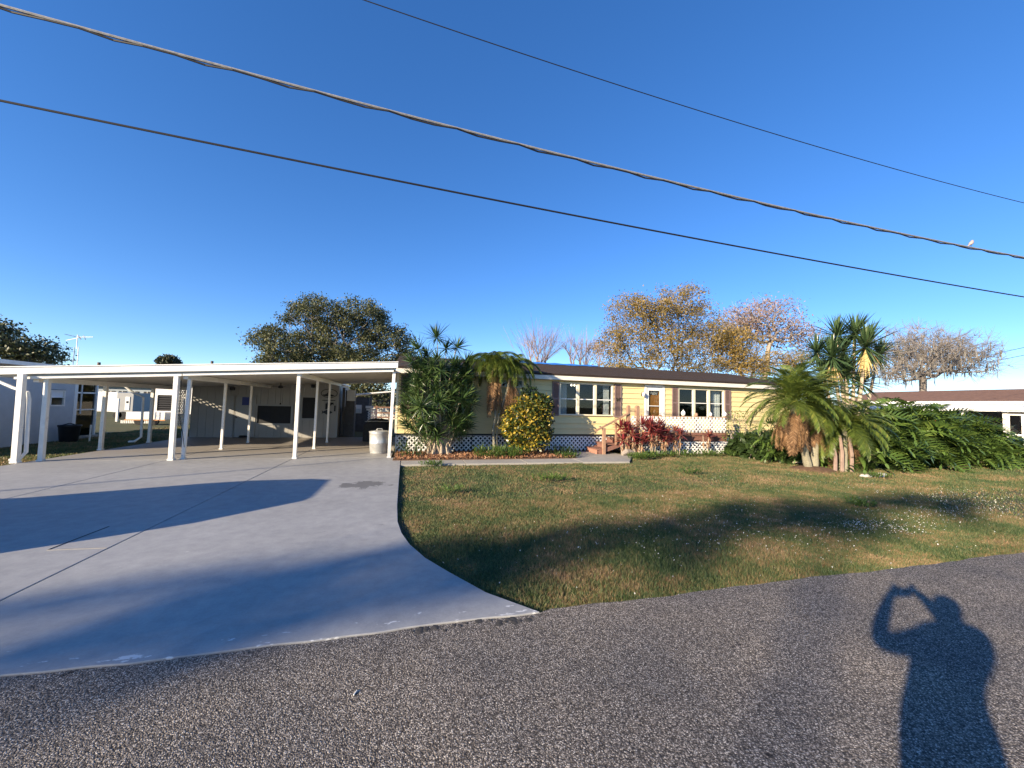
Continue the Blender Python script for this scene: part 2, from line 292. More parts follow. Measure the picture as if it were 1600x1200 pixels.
class MB:
    """collects shapes in world metres (or a thing's own metres) and links them as ONE mesh object"""
    def __init__(s): s.v = []; s.f = []
    def add(s, vs, fs):
        n = len(s.v); s.v.extend([tuple(map(float, p)) for p in vs]); s.f.extend([tuple(i+n for i in f) for f in fs]); return s
    def box(s, x0, x1, y0, y1, z0, z1):
        return s.add([(x0, y0, z0), (x1, y0, z0), (x1, y1, z0), (x0, y1, z0), (x0, y0, z1), (x1, y0, z1), (x1, y1, z1), (x0, y1, z1)],
                     [(3, 2, 1, 0), (4, 5, 6, 7), (0, 1, 5, 4), (1, 2, 6, 5), (2, 3, 7, 6), (3, 0, 4, 7)])
    def hexa(s, bottom, top):                                 # two quads of corners, counter-clockwise seen from above
        return s.add(list(bottom)+list(top), [(3, 2, 1, 0), (4, 5, 6, 7), (0, 1, 5, 4), (1, 2, 6, 5), (2, 3, 7, 6), (3, 0, 4, 7)])
    def prism(s, poly, z0, z1):
        n = len(poly)
        return s.add([(x, y, z0) for x, y in poly]+[(x, y, z1) for x, y in poly],
                     [tuple(range(n))[::-1], tuple(range(n, 2*n))]+[(i, (i+1) % n, n+(i+1) % n, n+i) for i in range(n)])
    def prism_y(s, poly, y0, y1):                             # outline in x,z pushed along y
        n = len(poly)
        return s.add([(x, y0, z) for x, z in poly]+[(x, y1, z) for x, z in poly],
                     [tuple(range(n)), tuple(range(n, 2*n))[::-1]]+[((i+1) % n, i, n+i, n+(i+1) % n) for i in range(n)])
    def bar(s, p, q, w, h, upv=(0, 0, 1)):
        p, q = np.array(p, float), np.array(q, float); d = unit(q-p); a = np.cross(d, upv)
        if np.linalg.norm(a) < 1e-6: a = np.cross(d, (0, 1, 0))
        a = unit(a); b = np.cross(a, d); c = []
        for e in (p, q):
            for i, j in ((-1, -1), (1, -1), (1, 1), (-1, 1)): c.append(e+a*i*w/2+b*j*h/2)
        return s.add(c, [(3, 2, 1, 0), (4, 5, 6, 7), (0, 1, 5, 4), (1, 2, 6, 5), (2, 3, 7, 6), (3, 0, 4, 7)])
    def tube(s, pts, rad, n=6, cap=True):
        pts = [np.array(p, float) for p in pts]; m = len(pts)
        if np.isscalar(rad): rad = [rad]*m
        vs = []; prev = None
        for i, p in enumerate(pts):
            d = unit(pts[min(i+1, m-1)]-pts[max(i-1, 0)])
            a = np.cross(d, (0, 0, 1)) if prev is None else prev-d*np.dot(prev, d)
            if np.linalg.norm(a) < 1e-4: a = np.cross(d, (0, 1, 0))
            a = unit(a); prev = a; b = np.cross(d, a)
            for k in range(n):
                t = 2*math.pi*k/n; vs.append(p+(a*math.cos(t)+b*math.sin(t))*rad[i])
        fs = [(i*n+k, i*n+(k+1) % n, (i+1)*n+(k+1) % n, (i+1)*n+k) for i in range(m-1) for k in range(n)]
        if cap: fs += [tuple(range(n))[::-1], tuple(range((m-1)*n, m*n))]
        return s.add(vs, fs)
    def lathe(s, c, prof, n=16):                              # prof: (radius, z) from the bottom up
        vs = []
        for r, z in prof:
            for k in range(n): t = 2*math.pi*k/n; vs.append((c[0]+r*math.cos(t), c[1]+r*math.sin(t), c[2]+z))
        m = len(prof)
        fs = [(i*n+k, i*n+(k+1) % n, (i+1)*n+(k+1) % n, (i+1)*n+k) for i in range(m-1) for k in range(n)]
        return s.add(vs, fs+[tuple(range(n))[::-1], tuple(range((m-1)*n, m*n))])
    def lattice(s, a, b, z0, z1, nrm, pitch=0.15, w=0.042, t=0.008):
        """diagonal strips in two layers between ground points a and b, heights z0..z1"""
        a, b = np.array(a, float), np.array(b, float); L = np.linalg.norm(b-a); u = (b-a)/L; n = np.array(nrm, float); H = z1-z0
        for lay, sg in ((0, 1), (1, -1)):
            k = -H if sg > 0 else 0.0
            while k < (L if sg > 0 else L+H):
                lo, hi = 0.0, H                               # strip: x = k + sg*z
                if sg > 0: lo = max(lo, -k); hi = min(hi, L-k)
                else: lo = max(lo, k-L); hi = min(hi, k)
                if hi-lo > 0.03:
                    p = a+u*(k+sg*lo)+n*lay*t*1.1; q = a+u*(k+sg*hi)+n*lay*t*1.1
                    s.bar((p[0], p[1], z0+lo), (q[0], q[1], z0+hi), t, w)
                k += pitch
        return s
    def build(s, name, mat, parent=None, bevel=0.0, smooth=False, kind=None, label=None):
        off = WL.get(parent.name, np.zeros(3)) if parent is not None else np.zeros(3)
        me = bpy.data.meshes.new(name)
        me.from_pydata([(p[0]-off[0], p[1]-off[1], p[2]-off[2]) for p in s.v], [], s.f); me.update()
        if smooth: me.polygons.foreach_set('use_smooth', [True]*len(me.polygons))
        o = link(name, me, mat, parent); WL[o.name] = off
        if bevel:
            bv = o.modifiers.new('bevel', 'BEVEL'); bv.width = bevel; bv.segments = 2; bv.limit_method = 'ANGLE'
        return set_props(o, label, None, None, kind)
def solo(o, label, cat, group=None): return set_props(o, label, cat, group)
def box_part(name, mat, parent, x0, x1, y0, y1, z0, z1, bevel=0.0): return MB().box(x0, x1, y0, y1, z0, z1).build(name, mat, parent, bevel)

# ------------------------------------------------------------------ the setting: ground, road, driveway, walk
rng = np.random.default_rng(7); rnd = random.Random(11)
GZ = -0.05
o = MB().add([(-600, -400, GZ), (600, -400, GZ), (600, 900, GZ), (-600, 900, GZ)], [(0, 1, 2, 3)]).build('lawn_ground', 'lawn_soil'); o['kind'] = 'structure'
def edge_wave(x): return 2.83+0.012*math.sin(x*2.1+0.5)+0.007*math.sin(x*5.3)+0.006*math.sin(x*13.7)
xs = [-300, -60, -20]+[-8+0.12*i for i in range(200)]+[20, 60, 300]
vs_ = [(x, -4.2, -0.007) for x in xs]+[(x, edge_wave(x)+(0.05 if x > 1.0 else 0.0), -0.007) for x in xs]
n_ = len(xs)
o = MB().add(vs_, [(i, i+1, n_+i+1, n_+i) for i in range(n_-1)]).build('road', 'asphalt'); o['kind'] = 'structure'

drive = thing('driveway', None, None, (-4, 8, 0)); drive['kind'] = 'structure'
# right edge of the flared apron
flare = [(-0.16, 11.42), (-0.13, 8.0), (-0.11, 6.2), (-0.08, 5.33), (-0.02, 4.86), (0.07, 4.47), (0.22, 4.06), (0.41, 3.70), (0.68, 3.23), (1.02, 2.87)]
g = 0.007
def slab(name, poly, z1=0.0):
    return MB().prism(poly, -0.12, z1).build(name, 'drive_paint', drive, 0.006)
fy = lambda x: edge_wave(x)+0.01
front = lambda x0, x1, n=14: [(x0+(x1-x0)*i/n, fy(x0+(x1-x0)*i/n)) for i in range(n+1)]
slab('slab', front(-2.90+g, 1.02, 20)+flare[::-1][1:]+[(-2.90+g, 11.42)])
slab('slab', front(-5.65+g, -2.90-g)+[(-2.90-g, 11.42), (-5.65+g, 11.42)])
slab('slab', front(-10.6, -5.65-g, 20)+[(-5.65-g, 11.42), (-8.28, 11.42), (-8.3, 7.0), (-8.6, 5.2), (-9.4, 3.9)])
for x0, x1 in ((-8.28, -5.65-g), (-5.65+g, -2.90-g), (-2.90+g, -0.42)):
    for y0, y1 in ((11.42+2*g, 14.6-g), (14.6+g, 17.9)):
        slab('slab', [(x0, y0), (x1, y0), (x1, y1), (x0, y1)])
MB().prism([(-8.2, 3.2), (0.2, 3.2), (-0.4, 11), (-0.5, 17.8), (-8.2, 17.8)], -0.13, -0.045).build('joint_filler', 'dark', drive)
MB().prism([(-3.42, 4.965), (-2.91, 4.925), (-2.91, 4.94), (-3.42, 4.98)], 0.001, 0.004).build('scored_line', 'walk_concrete', drive)
MB().prism([(-3.425, 4.98), (-3.412, 4.98), (-3.37, 5.72), (-3.383, 5.72)], 0.001, 0.004).build('scored_line', 'dark', drive)

walk = thing('walkway', None, None, (3, 10.4, 0)); walk['kind'] = 'structure'
for x0, x1 in ((-0.14, 1.5), (1.5, 3.15), (3.15, 4.8)):
    MB().prism([(x0+g, 10.08), (x1-g, 10.09), (x1-g, 10.78), (x0+g, 10.77)], -0.12, 0.0).build('walk_slab', 'walk_concrete', walk, 0.006)
MB().prism([(4.8+g, 10.09), (6.25, 10.02), (7.0, 11.1), (6.75, 12.5), (5.3, 12.45), (5.02, 11.3), (4.8+g, 10.78)], -0.12, 0.0).build('walk_slab', 'walk_concrete', walk, 0.006)
bed = MB().prism([(-0.36, 10.80), (4.95, 10.80), (5.0, 11.3), (5.28, 12.5), (-0.36, 12.5)], -0.06, 0.012).build('planting_bed', 'mulch'); bed['kind'] = 'structure'

# ------------------------------------------------------------------ the yellow manufactured home
HX0, HX1, HY, HYB = -0.38, 15.5, 12.60, 19.9
RIDGE_Y, RIDGE_Z = 16.25, 3.42
house = thing('yellow_house', 'long low pale yellow sided house with dark brown roof and white lattice skirting', 'house', (7.5, 14.5, 0))
openings = [(0.05, 1.45, 1.24, 2.40), (2.80, 3.75, 2.14, 2.42), (5.06, 7.15, 1.24, 2.39), (8.45, 9.31, 0.60, 2.43), (9.90, 12.04, 1.24, 2.36)]
wall = MB()                                                   # the shell behind the boards, with the real openings
ox = sorted(set([HX0, HX1]+[v for a in openings for v in a[:2]]))
for a, b_ in zip(ox[:-1], ox[1:]):
    hole = [q for q in openings if q[0] <= a+1e-6 and q[1] >= b_-1e-6]
    if hole:
        q = hole[0]
        wall.box(a, b_, HY+0.02, HY+0.12, 0.58, q[2]); wall.box(a, b_, HY+0.02, HY+0.12, q[3], 2.50)
    else: wall.box(a, b_, HY+0.02, HY+0.12, 0.58, 2.50)
wall.box(HX0, HX0+0.1, HY+0.12, HYB, 0.58, 2.5); wall.box(HX1-0.1, HX1, HY+0.12, HYB, 0.58, 2.5); wall.box(HX0+0.1, HX1-0.1, HYB-0.1, HYB, 0.58, 2.5)
wall = wall.build('wall', 'siding', house)
MB().box(HX0+0.1, HX1-0.1, HY+0.12, HYB-0.1, 0.50, 0.575).box(HX0+0.1, HX1-0.1, HY+2.6, HY+2.7, 0.58, 2.47).box(HX0+0.1, HX1-0.1, HY+0.12, HYB-0.1, 2.47, 2.5).box(7.7, 7.78, HY+0.12, HY+2.6, 0.58, 2.47).build('room_lining', 'interior', house)
# lap siding: every board its own piece, cut by the openings, butt joints staggered
NB = 10; bh = (2.465-0.585)/NB
def lap(x0, x1, z0, z1, parent):
    return MB().add([(x0, HY-0.026, z0), (x1, HY-0.026, z0), (x1, HY+0.02, z0), (x0, HY+0.02, z0), (x0, HY+0.0, z1), (x1, HY+0.0, z1), (x1, HY+0.02, z1), (x0, HY+0.02, z1)],
                    [(3, 2, 1, 0), (4, 5, 6, 7), (0, 1, 5, 4), (1, 2, 6, 5), (2, 3, 7, 6), (3, 0, 4, 7)]).build('siding_board', 'siding', parent)
for i in range(NB):
    z0, z1 = 0.585+i*bh, 0.585+(i+1)*bh-0.005
    cuts = [(q[0]-0.02, q[1]+0.02) for q in openings if q[2] < z1-0.02 and q[3] > z0+0.02]
    x = HX0+0.06; segs = []
    for c0, c1 in sorted(cuts)+[(HX1-0.02, HX1)]:
        if c0-x > 0.05: segs.append((x, c0))
        x = max(x, c1)
    off = (i*1.37) % 3.66
    for a, b_ in segs:
        js = [a]+[j for j in np.arange(HX0+off, HX1, 3.66) if a+0.3 < j < b_-0.3]+[b_]
        for p, q in zip(js[:-1], js[1:]): lap(p+0.0015, q-0.0015, z0, min(z1, 2.47), wall)
MB().box(HX0-0.015, HX0+0.055, HY-0.02, HY+0.02, 0.56, 2.47).build('corner_trim', 'trim_cream', wall)
MB().box(HX0-0.015, HX0, HY+0.02, HYB, 0.56, 2.47).build('end_panel', 'siding', wall)
MB().box(HX0, HX1, HY-0.01, HY+0.10, 0.52, 0.578).build('base_rail', 'dark', wall)
# roof: shingle courses, ridge, fascia and soffit
roofm = MB()
EY, EZ = 12.36, 2.655
slope = (RIDGE_Z-EZ)/(RIDGE_Y-EY)
roofm.add([(HX0-0.05, EY, EZ), (HX1+0.2, EY, EZ), (HX1+0.2, RIDGE_Y, RIDGE_Z), (HX0-0.05, RIDGE_Y, RIDGE_Z), (HX1+0.2, 20.15, EZ), (HX0-0.05, 20.15, EZ),
           (HX0-0.05, EY, EZ-0.05), (HX1+0.2, EY, EZ-0.05), (HX1+0.2, 20.15, EZ-0.05), (HX0-0.05, 20.15, EZ-0.05)],
          [(0, 1, 2, 3), (3, 2, 4, 5), (6, 9, 8, 7), (0, 6, 7, 1), (5, 4, 8, 9), (0, 3, 5, 9, 6), (1, 7, 8, 4, 2)])
roof = roofm.build('roof', 'shingle', house)
nc = 22
for i in range(nc):                                           # shingle courses laid over each other
    y0 = EY-0.015+(RIDGE_Y-EY)*i/nc; y1 = y0+(RIDGE_Y-EY)/nc+0.03
    z0 = EZ+(y0-EY)*slope; z1 = EZ+(y1-EY)*slope
    MB().add([(HX0-0.06, y0, z0+0.004), (HX1+0.21, y0, z0+0.004), (HX1+0.21, y1, z1+0.004), (HX0-0.06, y1, z1+0.004), (HX0-0.06, y0, z0+0.018), (HX1+0.21, y0, z0+0.018), (HX1+0.21, y1, z1+0.008), (HX0-0.06, y1, z1+0.008)],
             [(3, 2, 1, 0), (4, 5, 6, 7), (0, 1, 5, 4), (1, 2, 6, 5), (2, 3, 7, 6), (3, 0, 4, 7)]).build('shingle_course', 'shingle', roof)
MB().box(HX0-0.03, HX1+0.15, EY+0.012, EY+0.04, EZ-0.20, EZ-0.052).build('fascia', 'fascia_worn', house, 0.004)
MB().box(HX0-0.03, HX1+0.15, EY+0.04, HY+0.018, EZ-0.185, EZ-0.165).build('soffit', 'trim_cream', house)
# blue tarp lapped over the ridge
tv = []; tf = []; nx = 40
for i in range(nx+1):
    x = 2.9+5.6*i/nx
    lap_ = 0.42+0.06*math.sin(i*0.9)+0.04*math.sin(i*2.3)-0.36*max(0, (i-30)/10)
    for k, (dy, dz) in enumerate(((-lap_, -lap_*slope+0.035), (-lap_*0.5, -lap_*0.5*slope+0.05+0.008*math.sin(i*1.7)), (0, 0.06+0.01*math.sin(i*1.1)), (0.9, -0.9*slope+0.04))):
        tv.append((x, RIDGE_Y+dy, RIDGE_Z+dz))
for i in range(nx):
    for k in range(3): tf.append((i*4+k, (i+1)*4+k, (i+1)*4+k+1, i*4+k+1))
tp = MB().add(tv, tf).build('roof_tarp', 'tarp'); sm = tp.modifiers.new('thick', 'SOLIDIFY'); sm.thickness = 0.006
solo(tp, 'bright blue tarp lapped over the ridge of the dark brown roof', 'tarp')
# windows
def window(x0, x1, z0, z1, n, name='window', curtains=()):
    w = MB()                                                  # outer frame
    fw_ = 0.045
    w.box(x0, x1, HY-0.035, HY+0.06, z1-fw_, z1).box(x0, x1, HY-0.05, HY+0.06, z0, z0+fw_).box(x0, x0+fw_, HY-0.035, HY+0.06, z0+fw_, z1-fw_).box(x1-fw_, x1, HY-0.035, HY+0.06, z0+fw_, z1-fw_)
    wo = w.build(name, 'trim_cream', house)
    xs_ = [x0+fw_+(x1-x0-2*fw_)*i/n for i in range(n+1)]
    for i in range(1, n): box_part('mullion', 'trim_cream', wo, xs_[i]-0.045, xs_[i]+0.045, HY-0.032, HY+0.06, z0+fw_, z1-fw_)
    for i in range(n):
        a = xs_[i]+(0.045 if i else 0); b_ = xs_[i+1]-(0.045 if i < n-1 else 0)
        mid = (z0+z1)/2
        if z1-z0 > 0.5:
            box_part('meeting_rail', 'white_metal', wo, a, b_, HY-0.002, HY+0.03, mid-0.014, mid+0.014)
            for zz0, zz1, yy in ((z0+fw_, mid-0.014, HY+0.012), (mid+0.014, z1-fw_, HY+0.022)):
                MB().box(a, a+0.018, yy-0.01, yy+0.012, zz0, zz1).box(b_-0.018, b_, yy-0.01, yy+0.012, zz0, zz1).build('sash', 'white_metal', wo)
                MB().box(a+0.018, b_-0.018, yy, yy+0.004, zz0, zz1).build('pane', 'glass', wo)
        else: MB().box(a, b_, HY+0.015, HY+0.019, z0+fw_, z1-fw_).build('pane', 'glass', wo)
    for c0, c1 in curtains:                                   # pleated curtain behind the glass
        m = MB(); k = 14
        pts = [(c0+(c1-c0)*i/k, HY+0.20+0.022*math.sin(i*2.1)) for i in range(k+1)]
        m.add([(x, y, z) for x, y in pts for z in (z0-0.05, z1+0.02)], [(2*i, 2*i+2, 2*i+3, 2*i+1) for i in range(k)])
        co = m.build('curtain', 'curtain', wo); s_ = co.modifiers.new('t', 'SOLIDIFY'); s_.thickness = 0.004
    return wo
def shutter(x0, x1, z0, z1):
    s_ = MB().box(x0, x0+0.04, HY-0.055, HY-0.016, z0, z1).box(x1-0.04, x1, HY-0.055, HY-0.016, z0, z1).box(x0+0.04, x1-0.04, HY-0.055, HY-0.016, z1-0.05, z1).box(x0+0.04, x1-0.04, HY-0.055, HY-0.016, z0, z0+0.05).box(x0+0.04, x1-0.04, HY-0.055, HY-0.016, (z0+z1)/2-0.03, (z0+z1)/2+0.03)
    so = s_.build('shutter', 'shutter', house)
    sl = MB(); z = z0+0.05
    while z < z1-0.06:
        if abs(z+0.02-(z0+z1)/2) > 0.045: sl.bar((x0+0.04, HY-0.036, z+0.02), (x1-0.04, HY-0.036, z+0.02), 0.012, 0.036, (0, -0.7, 1))
        z += 0.036
    sl.build('shutter_slats', 'shutter', so, kind='stuff'); return so
window(0.05, 1.45, 1.24, 2.40, 2); shutter(-0.26, 0.03, 1.22, 2.42); shutter(1.47, 1.73, 1.22, 2.42)
window(2.80, 3.75, 2.14, 2.42, 1, 'transom_window')
window(5.06, 7.15, 1.24, 2.39, 3, curtains=((5.12, 5.42), (6.86, 7.08))); shutter(4.79, 5.04, 1.22, 2.41); shutter(7.20, 7.47, 1.20, 2.41)
window(9.90, 12.04, 1.24, 2.36, 3, curtains=((11.62, 12.0),)); shutter(9.63, 9.88, 1.20, 2.38); shutter(12.06, 12.32, 1.20, 2.38)
# chandelier glowing behind the first window
ch = thing('chandelier', 'small chandelier with three lit bulbs behind the window left of the door', 'chandelier', (5.78, 13.35, 2.47))
MB().tube([(5.78, 13.35, 2.47), (5.78, 13.35, 2.33)], 0.012, 6).tube([(5.60, 13.35, 2.30), (5.78, 13.35, 2.33), (5.97, 13.35, 2.30)], 0.012, 6).tube([(5.78, 13.2, 2.29), (5.78, 13.35, 2.33)], 0.012, 6).build('arm', 'bronze', ch)
for p in ((5.60, 13.35, 2.31), (5.78, 13.2, 2.30), (5.97, 13.35, 2.31)): MB().lathe(p, [(0.008, 0), (0.026, 0.02), (0.030, 0.04), (0.02, 0.065), (0.004, 0.08)], 10).build('bulb', 'bulb', ch, smooth=True)
# front door: frame, storm door with a glass light, timber door behind it
dr = MB().box(8.45, 8.53, HY-0.035, HY+0.08, 0.60, 2.43).box(9.23, 9.31, HY-0.035, HY+0.08, 0.60, 2.43).box(8.53, 9.23, HY-0.035, HY+0.08, 2.35, 2.43).build('door_frame', 'white_paint', house)
MB().box(8.53, 9.23, HY-0.06, HY+0.10, 0.585, 0.62).build('threshold', 'white_metal', dr)
sd = MB().box(8.535, 8.635, HY-0.012, HY+0.025, 0.625, 2.345).box(9.105, 9.225, HY-0.012, HY+0.025, 0.625, 2.345).box(8.635, 9.105, HY-0.012, HY+0.025, 2.215, 2.345).box(8.635, 9.105, HY-0.012, HY+0.025, 0.625, 0.84).box(8.635, 9.105, HY-0.008, HY+0.02, 1.635, 1.66).build('storm_door', 'white_metal', house)
MB().box(8.635, 9.105, HY+0.004, HY+0.008, 0.84, 1.635).box(8.635, 9.105, HY+0.004, HY+0.008, 1.66, 2.215).build('pane', 'glass', sd)
MB().tube([(8.575, HY-0.012, 1.28), (8.575, HY-0.05, 1.28), (8.575, HY-0.05, 1.45), (8.575, HY-0.012, 1.45)], 0.010, 6).build('handle', 'bronze', sd)
td = MB().box(8.55, 9.21, HY+0.062, HY+0.10, 0.63, 2.06).box(8.55, 8.66, HY+0.062, HY+0.10, 2.06, 2.34).box(9.10, 9.21, HY+0.062, HY+0.10, 2.06, 2.34).box(8.66, 9.10, HY+0.062, HY+0.10, 2.28, 2.34).build('timber_door', 'door_orange', house)
for x0, x1, z0, z1 in ((8.68, 8.86, 1.30, 1.98), (8.90, 9.08, 1.30, 1.98), (8.68, 8.86, 0.80, 1.22), (8.90, 9.08, 0.80, 1.22)):
    MB().prism_y([(x0, z0), (x1, z0), (x1, z1-0.06), ((x0+x1)/2, z1), (x0, z1-0.06)], HY+0.048, HY+0.063).build('raised_panel', 'door_orange', td, 0.008)
fan = MB()
for a in (25, 58, 90, 122, 155):
    fan.bar((8.88, HY+0.068, 2.065), (8.88+0.20*math.cos(R(a)), HY+0.068, 2.065+0.20*math.sin(R(a))), 0.016, 0.02)
fan.tube([(8.88+0.13*math.cos(R(a)), HY+0.068, 2.065+0.13*math.sin(R(a))) for a in range(0, 181, 15)], 0.011, 5)
fan.build('sunburst_bars', 'white_paint', td)
MB().box(8.66, 9.10, HY+0.078, HY+0.082, 2.06, 2.28).build('fan_light', 'glass', td)
# wall lantern left of the door, butterfly ornament on the shutter
lt = thing('wall_lantern', 'small bronze wall lantern mounted on siding beside the front door', 'lantern', (8.34, HY-0.01, 2.1))
MB().box(8.315, 8.365, HY-0.03, HY-0.006, 2.00, 2.14).tube([(8.34, HY-0.03, 2.12), (8.34, HY-0.09, 2.17), (8.34, HY-0.12, 2.14)], 0.008, 6).build('bracket', 'bronze', lt)
MB().lathe((8.34, HY-0.12, 1.98), [(0.025, 0), (0.042, 0.02), (0.052, 0.11), (0.06, 0.125), (0.012, 0.165)], 8).build('lamp_glass', 'solar_white', lt)
bt = thing('butterfly_ornament', 'dark metal butterfly ornament fixed to the shutter between window and door', 'ornament', (7.335, HY-0.06, 1.84))
for sx in (-1, 1):
    MB().prism_y([(7.335+sx*x, 1.84+z) for x, z in ((0.008, 0.02), (0.05, 0.075), (0.10, 0.07), (0.095, 0.03), (0.05, 0.0), (0.085, -0.03), (0.06, -0.06), (0.008, -0.015))][::sx], HY-0.07, HY-0.0575).build('wing', 'bronze', bt)
MB().tube([(7.335, HY-0.064, 1.79), (7.335, HY-0.066, 1.89)], 0.009, 6).build('body', 'bronze', bt)
# lattice skirting in panels between dark posts
x = HX0+0.02; k = 0
while x < HX1-0.1:
    x1 = min(x+2.42, HX1)
    MB().lattice((x, HY+0.02), (x1-0.03, HY+0.02), 0.02, 0.535, (0, 1)).box(x, x1-0.03, HY+0.012, HY+0.018, 0.505, 0.535).build('lattice_panel', 'lattice_white', house, kind='stuff')
    x = x1
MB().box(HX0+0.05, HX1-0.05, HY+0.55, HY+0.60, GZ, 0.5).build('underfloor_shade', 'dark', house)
MB().box(HX0+0.02, HX0+0.05, HY+0.06, HYB, GZ, 0.56).build('end_skirt', 'lattice_white', house)

# ------------------------------------------------------------------ carport
ZU = lambda x: 1.93+0.066*(x+8.43)                            # underside of the sloping pan roof
carport = thing('carport', 'wide white metal carport with sloping flat roof on thin square posts', 'carport', (-4.5, 14, 0))
CX0, CX1, CYF, CYB = -8.92, -0.42, 11.30, 17.95
npan = 16
for i in range(npan):                                         # interlocking roof pans running down the slope
    y0 = CYF+0.02+(CYB-CYF-0.02)*i/npan; y1 = CYF+0.02+(CYB-CYF-0.02)*(i+1)/npan-0.006
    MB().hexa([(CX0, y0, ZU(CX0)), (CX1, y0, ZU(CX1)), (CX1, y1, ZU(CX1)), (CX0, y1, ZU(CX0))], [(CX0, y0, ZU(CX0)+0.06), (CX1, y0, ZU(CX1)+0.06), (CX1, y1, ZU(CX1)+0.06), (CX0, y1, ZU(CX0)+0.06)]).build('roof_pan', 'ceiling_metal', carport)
def slopebar(name, x0, x1, y0, y1, d0, d1, mat='white_metal', bevel=0.004):
    return MB().hexa([(x0, y0, ZU(x0)+d0), (x1, y0, ZU(x1)+d0), (x1, y1, ZU(x1)+d0), (x0, y1, ZU(x0)+d0)], [(x0, y0, ZU(x0)+d1), (x1, y0, ZU(x1)+d1), (x1, y1, ZU(x1)+d1), (x0, y1, ZU(x0)+d1)]).build(name, mat, carport, bevel)
slopebar('fascia', CX0, CX1+0.09, CYF-0.10, CYF+0.015, 0.045, 0.20)
slopebar('drip_edge', CX0, CX1+0.10, CYF-0.125, CYF+0.03, 0.201, 0.222)
slopebar('front_beam', -8.62, -5.44, CYF-0.02, CYF+0.10, -0.062, -0.002)
slopebar('front_beam', -5.42, -0.44, CYF-0.02, CYF+0.10, -0.055, -0.002)
slopebar('rear_fascia', CX0, CX1, CYB, CYB+0.03, -0.03, 0.17)
MB().box(CX0-0.11, CX0-0.005, CYF-0.12, CYB+0.03, ZU(CX0)+0.02, ZU(CX0)+0.15).build('gutter', 'white_metal', carport, 0.01)
for cx in (-8.33, -5.42, -2.85):
    MB().box(cx-0.05, cx+0.05, CYF+0.12, CYB-0.2, ZU(cx)-0.13, ZU(cx)-0.006).build('roof_beam', 'white_metal', carport, 0.004)
def post(x, y, w, ztop, lean=0.0, flare_=0.0):
    m = MB(); h = w/2
    m.hexa([(x-h, y-h, -0.002), (x+h, y-h, -0.002), (x+h, y+h, -0.002), (x-h, y+h, -0.002)], [(x-h+lean, y-h, ztop), (x+h+lean, y-h, ztop), (x+h+lean, y+h, ztop), (x-h+lean, y+h, ztop)])
    po = m.build('post', 'white_paint', carport, 0.006)
    MB().box(x-h-0.012, x+h+0.012, y-h-0.012, y+h+0.012, -0.002, 0.035).build('post_foot', 'white_metal', po)
post(-8.37, 11.17, 0.105, ZU(-8.37)+0.04, -0.02); post(-8.12, 11.44, 0.09, ZU(-8.2)-0.005, -0.01)
post(-5.56, 11.34, 0.10, ZU(-5.56)-0.06); post(-5.40, 11.52, 0.075, ZU(-5.4)-0.13, 0.03)
post(-2.86, 11.42, 0.085, ZU(-2.86)-0.055); post(-0.48, 11.40, 0.085, ZU(-0.48)-0.055, 0.05)
for cx, ys_ in ((-8.33, (13.55, 15.65)), (-5.42, (13.6, 15.62)), (-2.87, (13.6, 15.62))):
    for yy in ys_: post(cx, yy, 0.085 if cx < -8 else 0.065, ZU(cx)-0.131, 0.012)
# downspouts at the low side
def downspout(pts): MB().tube(pts, 0.035, 8).build('downspout', 'white_metal', carport)
downspout([(-8.97, 11.32, 1.93), (-8.95, 11.32, 1.82), (-8.62, 11.30, 1.66), (-8.36, 11.30, 1.56), (-8.33, 11.30, 1.40), (-8.30, 11.30, 0.22), (-8.38, 11.27, 0.07), (-8.52, 11.22, 0.05)])
downspout([(-8.97, 15.4, 1.93), (-8.95, 15.4, 1.84), (-8.72, 15.45, 1.62), (-8.50, 15.5, 1.50), (-8.48, 15.5, 0.2), (-8.6, 15.42, 0.06), (-8.75, 15.4, 0.05)])
MB().tube([(-5.49, 11.38, 1.98), (-5.47, 11.36, 1.5), (-5.49, 11.39, 1.1), (-5.40, 11.43, 0.62), (-5.36, 11.45, 0.3)], 0.007, 5).build('hanging_cord', 'cable_black', carport)
# lattice screen on the low side at the back
MB().lattice((-8.30, 16.78), (-8.30, 17.5), 0.45, 1.80, (1, 0), pitch=0.13, w=0.04).box(-8.315, -8.275, 16.73, 16.77, 0.0, 1.81).box(-8.315, -8.275, 17.5, 17.54, 0.0, 1.81).build('lattice_screen', 'lattice_white', carport, kind='stuff')
# shed wall closing the back of the carport
shed = thing('storage_shed', 'pale grey panelled storage room closing the back of the carport', 'shed', (-5.4, 18.2, 0))
SY = 17.62
sx0, sx1 = -8.12, -2.88
sh_open = [(-5.84, -4.65, 0.58, 1.26), (-4.22, -3.67, 0.80, 1.64)]
pw = 0.262; x = sx0
while x < sx1-0.01:                                           # grooved wall panels, each a piece
    x1 = min(x+pw, sx1); zt = ZU((x+x1)/2)-0.004
    holes = [q for q in sh_open if q[0]-0.13 < (x+x1)/2 < q[1]+0.13]
    if holes:
        q = holes[0]
        box_part('wall_panel', 'shed_wall', shed, x+0.004, x1-0.004, SY, SY+0.03, 0.0, q[2]-0.03); box_part('wall_panel', 'shed_wall', shed, x+0.004, x1-0.004, SY, SY+0.03, q[3]+0.03, zt)
    else: box_part('wall_panel', 'shed_wall', shed, x+0.004, x1-0.004, SY, SY+0.03, 0.0, zt)
    x = x1
MB().box(sx0, sx1, SY+0.032, SY+0.06, 0.0, 1.78).box(sx0, sx0+0.05, SY+0.06, 20.4, 0.0, 1.80).box(sx1-0.05, sx1, SY+0.06, 20.4, 0.0, 2.2).box(sx0, sx1, 20.4, 20.45, 0, 1.8).build('shed_shell', 'shed_wall', shed)
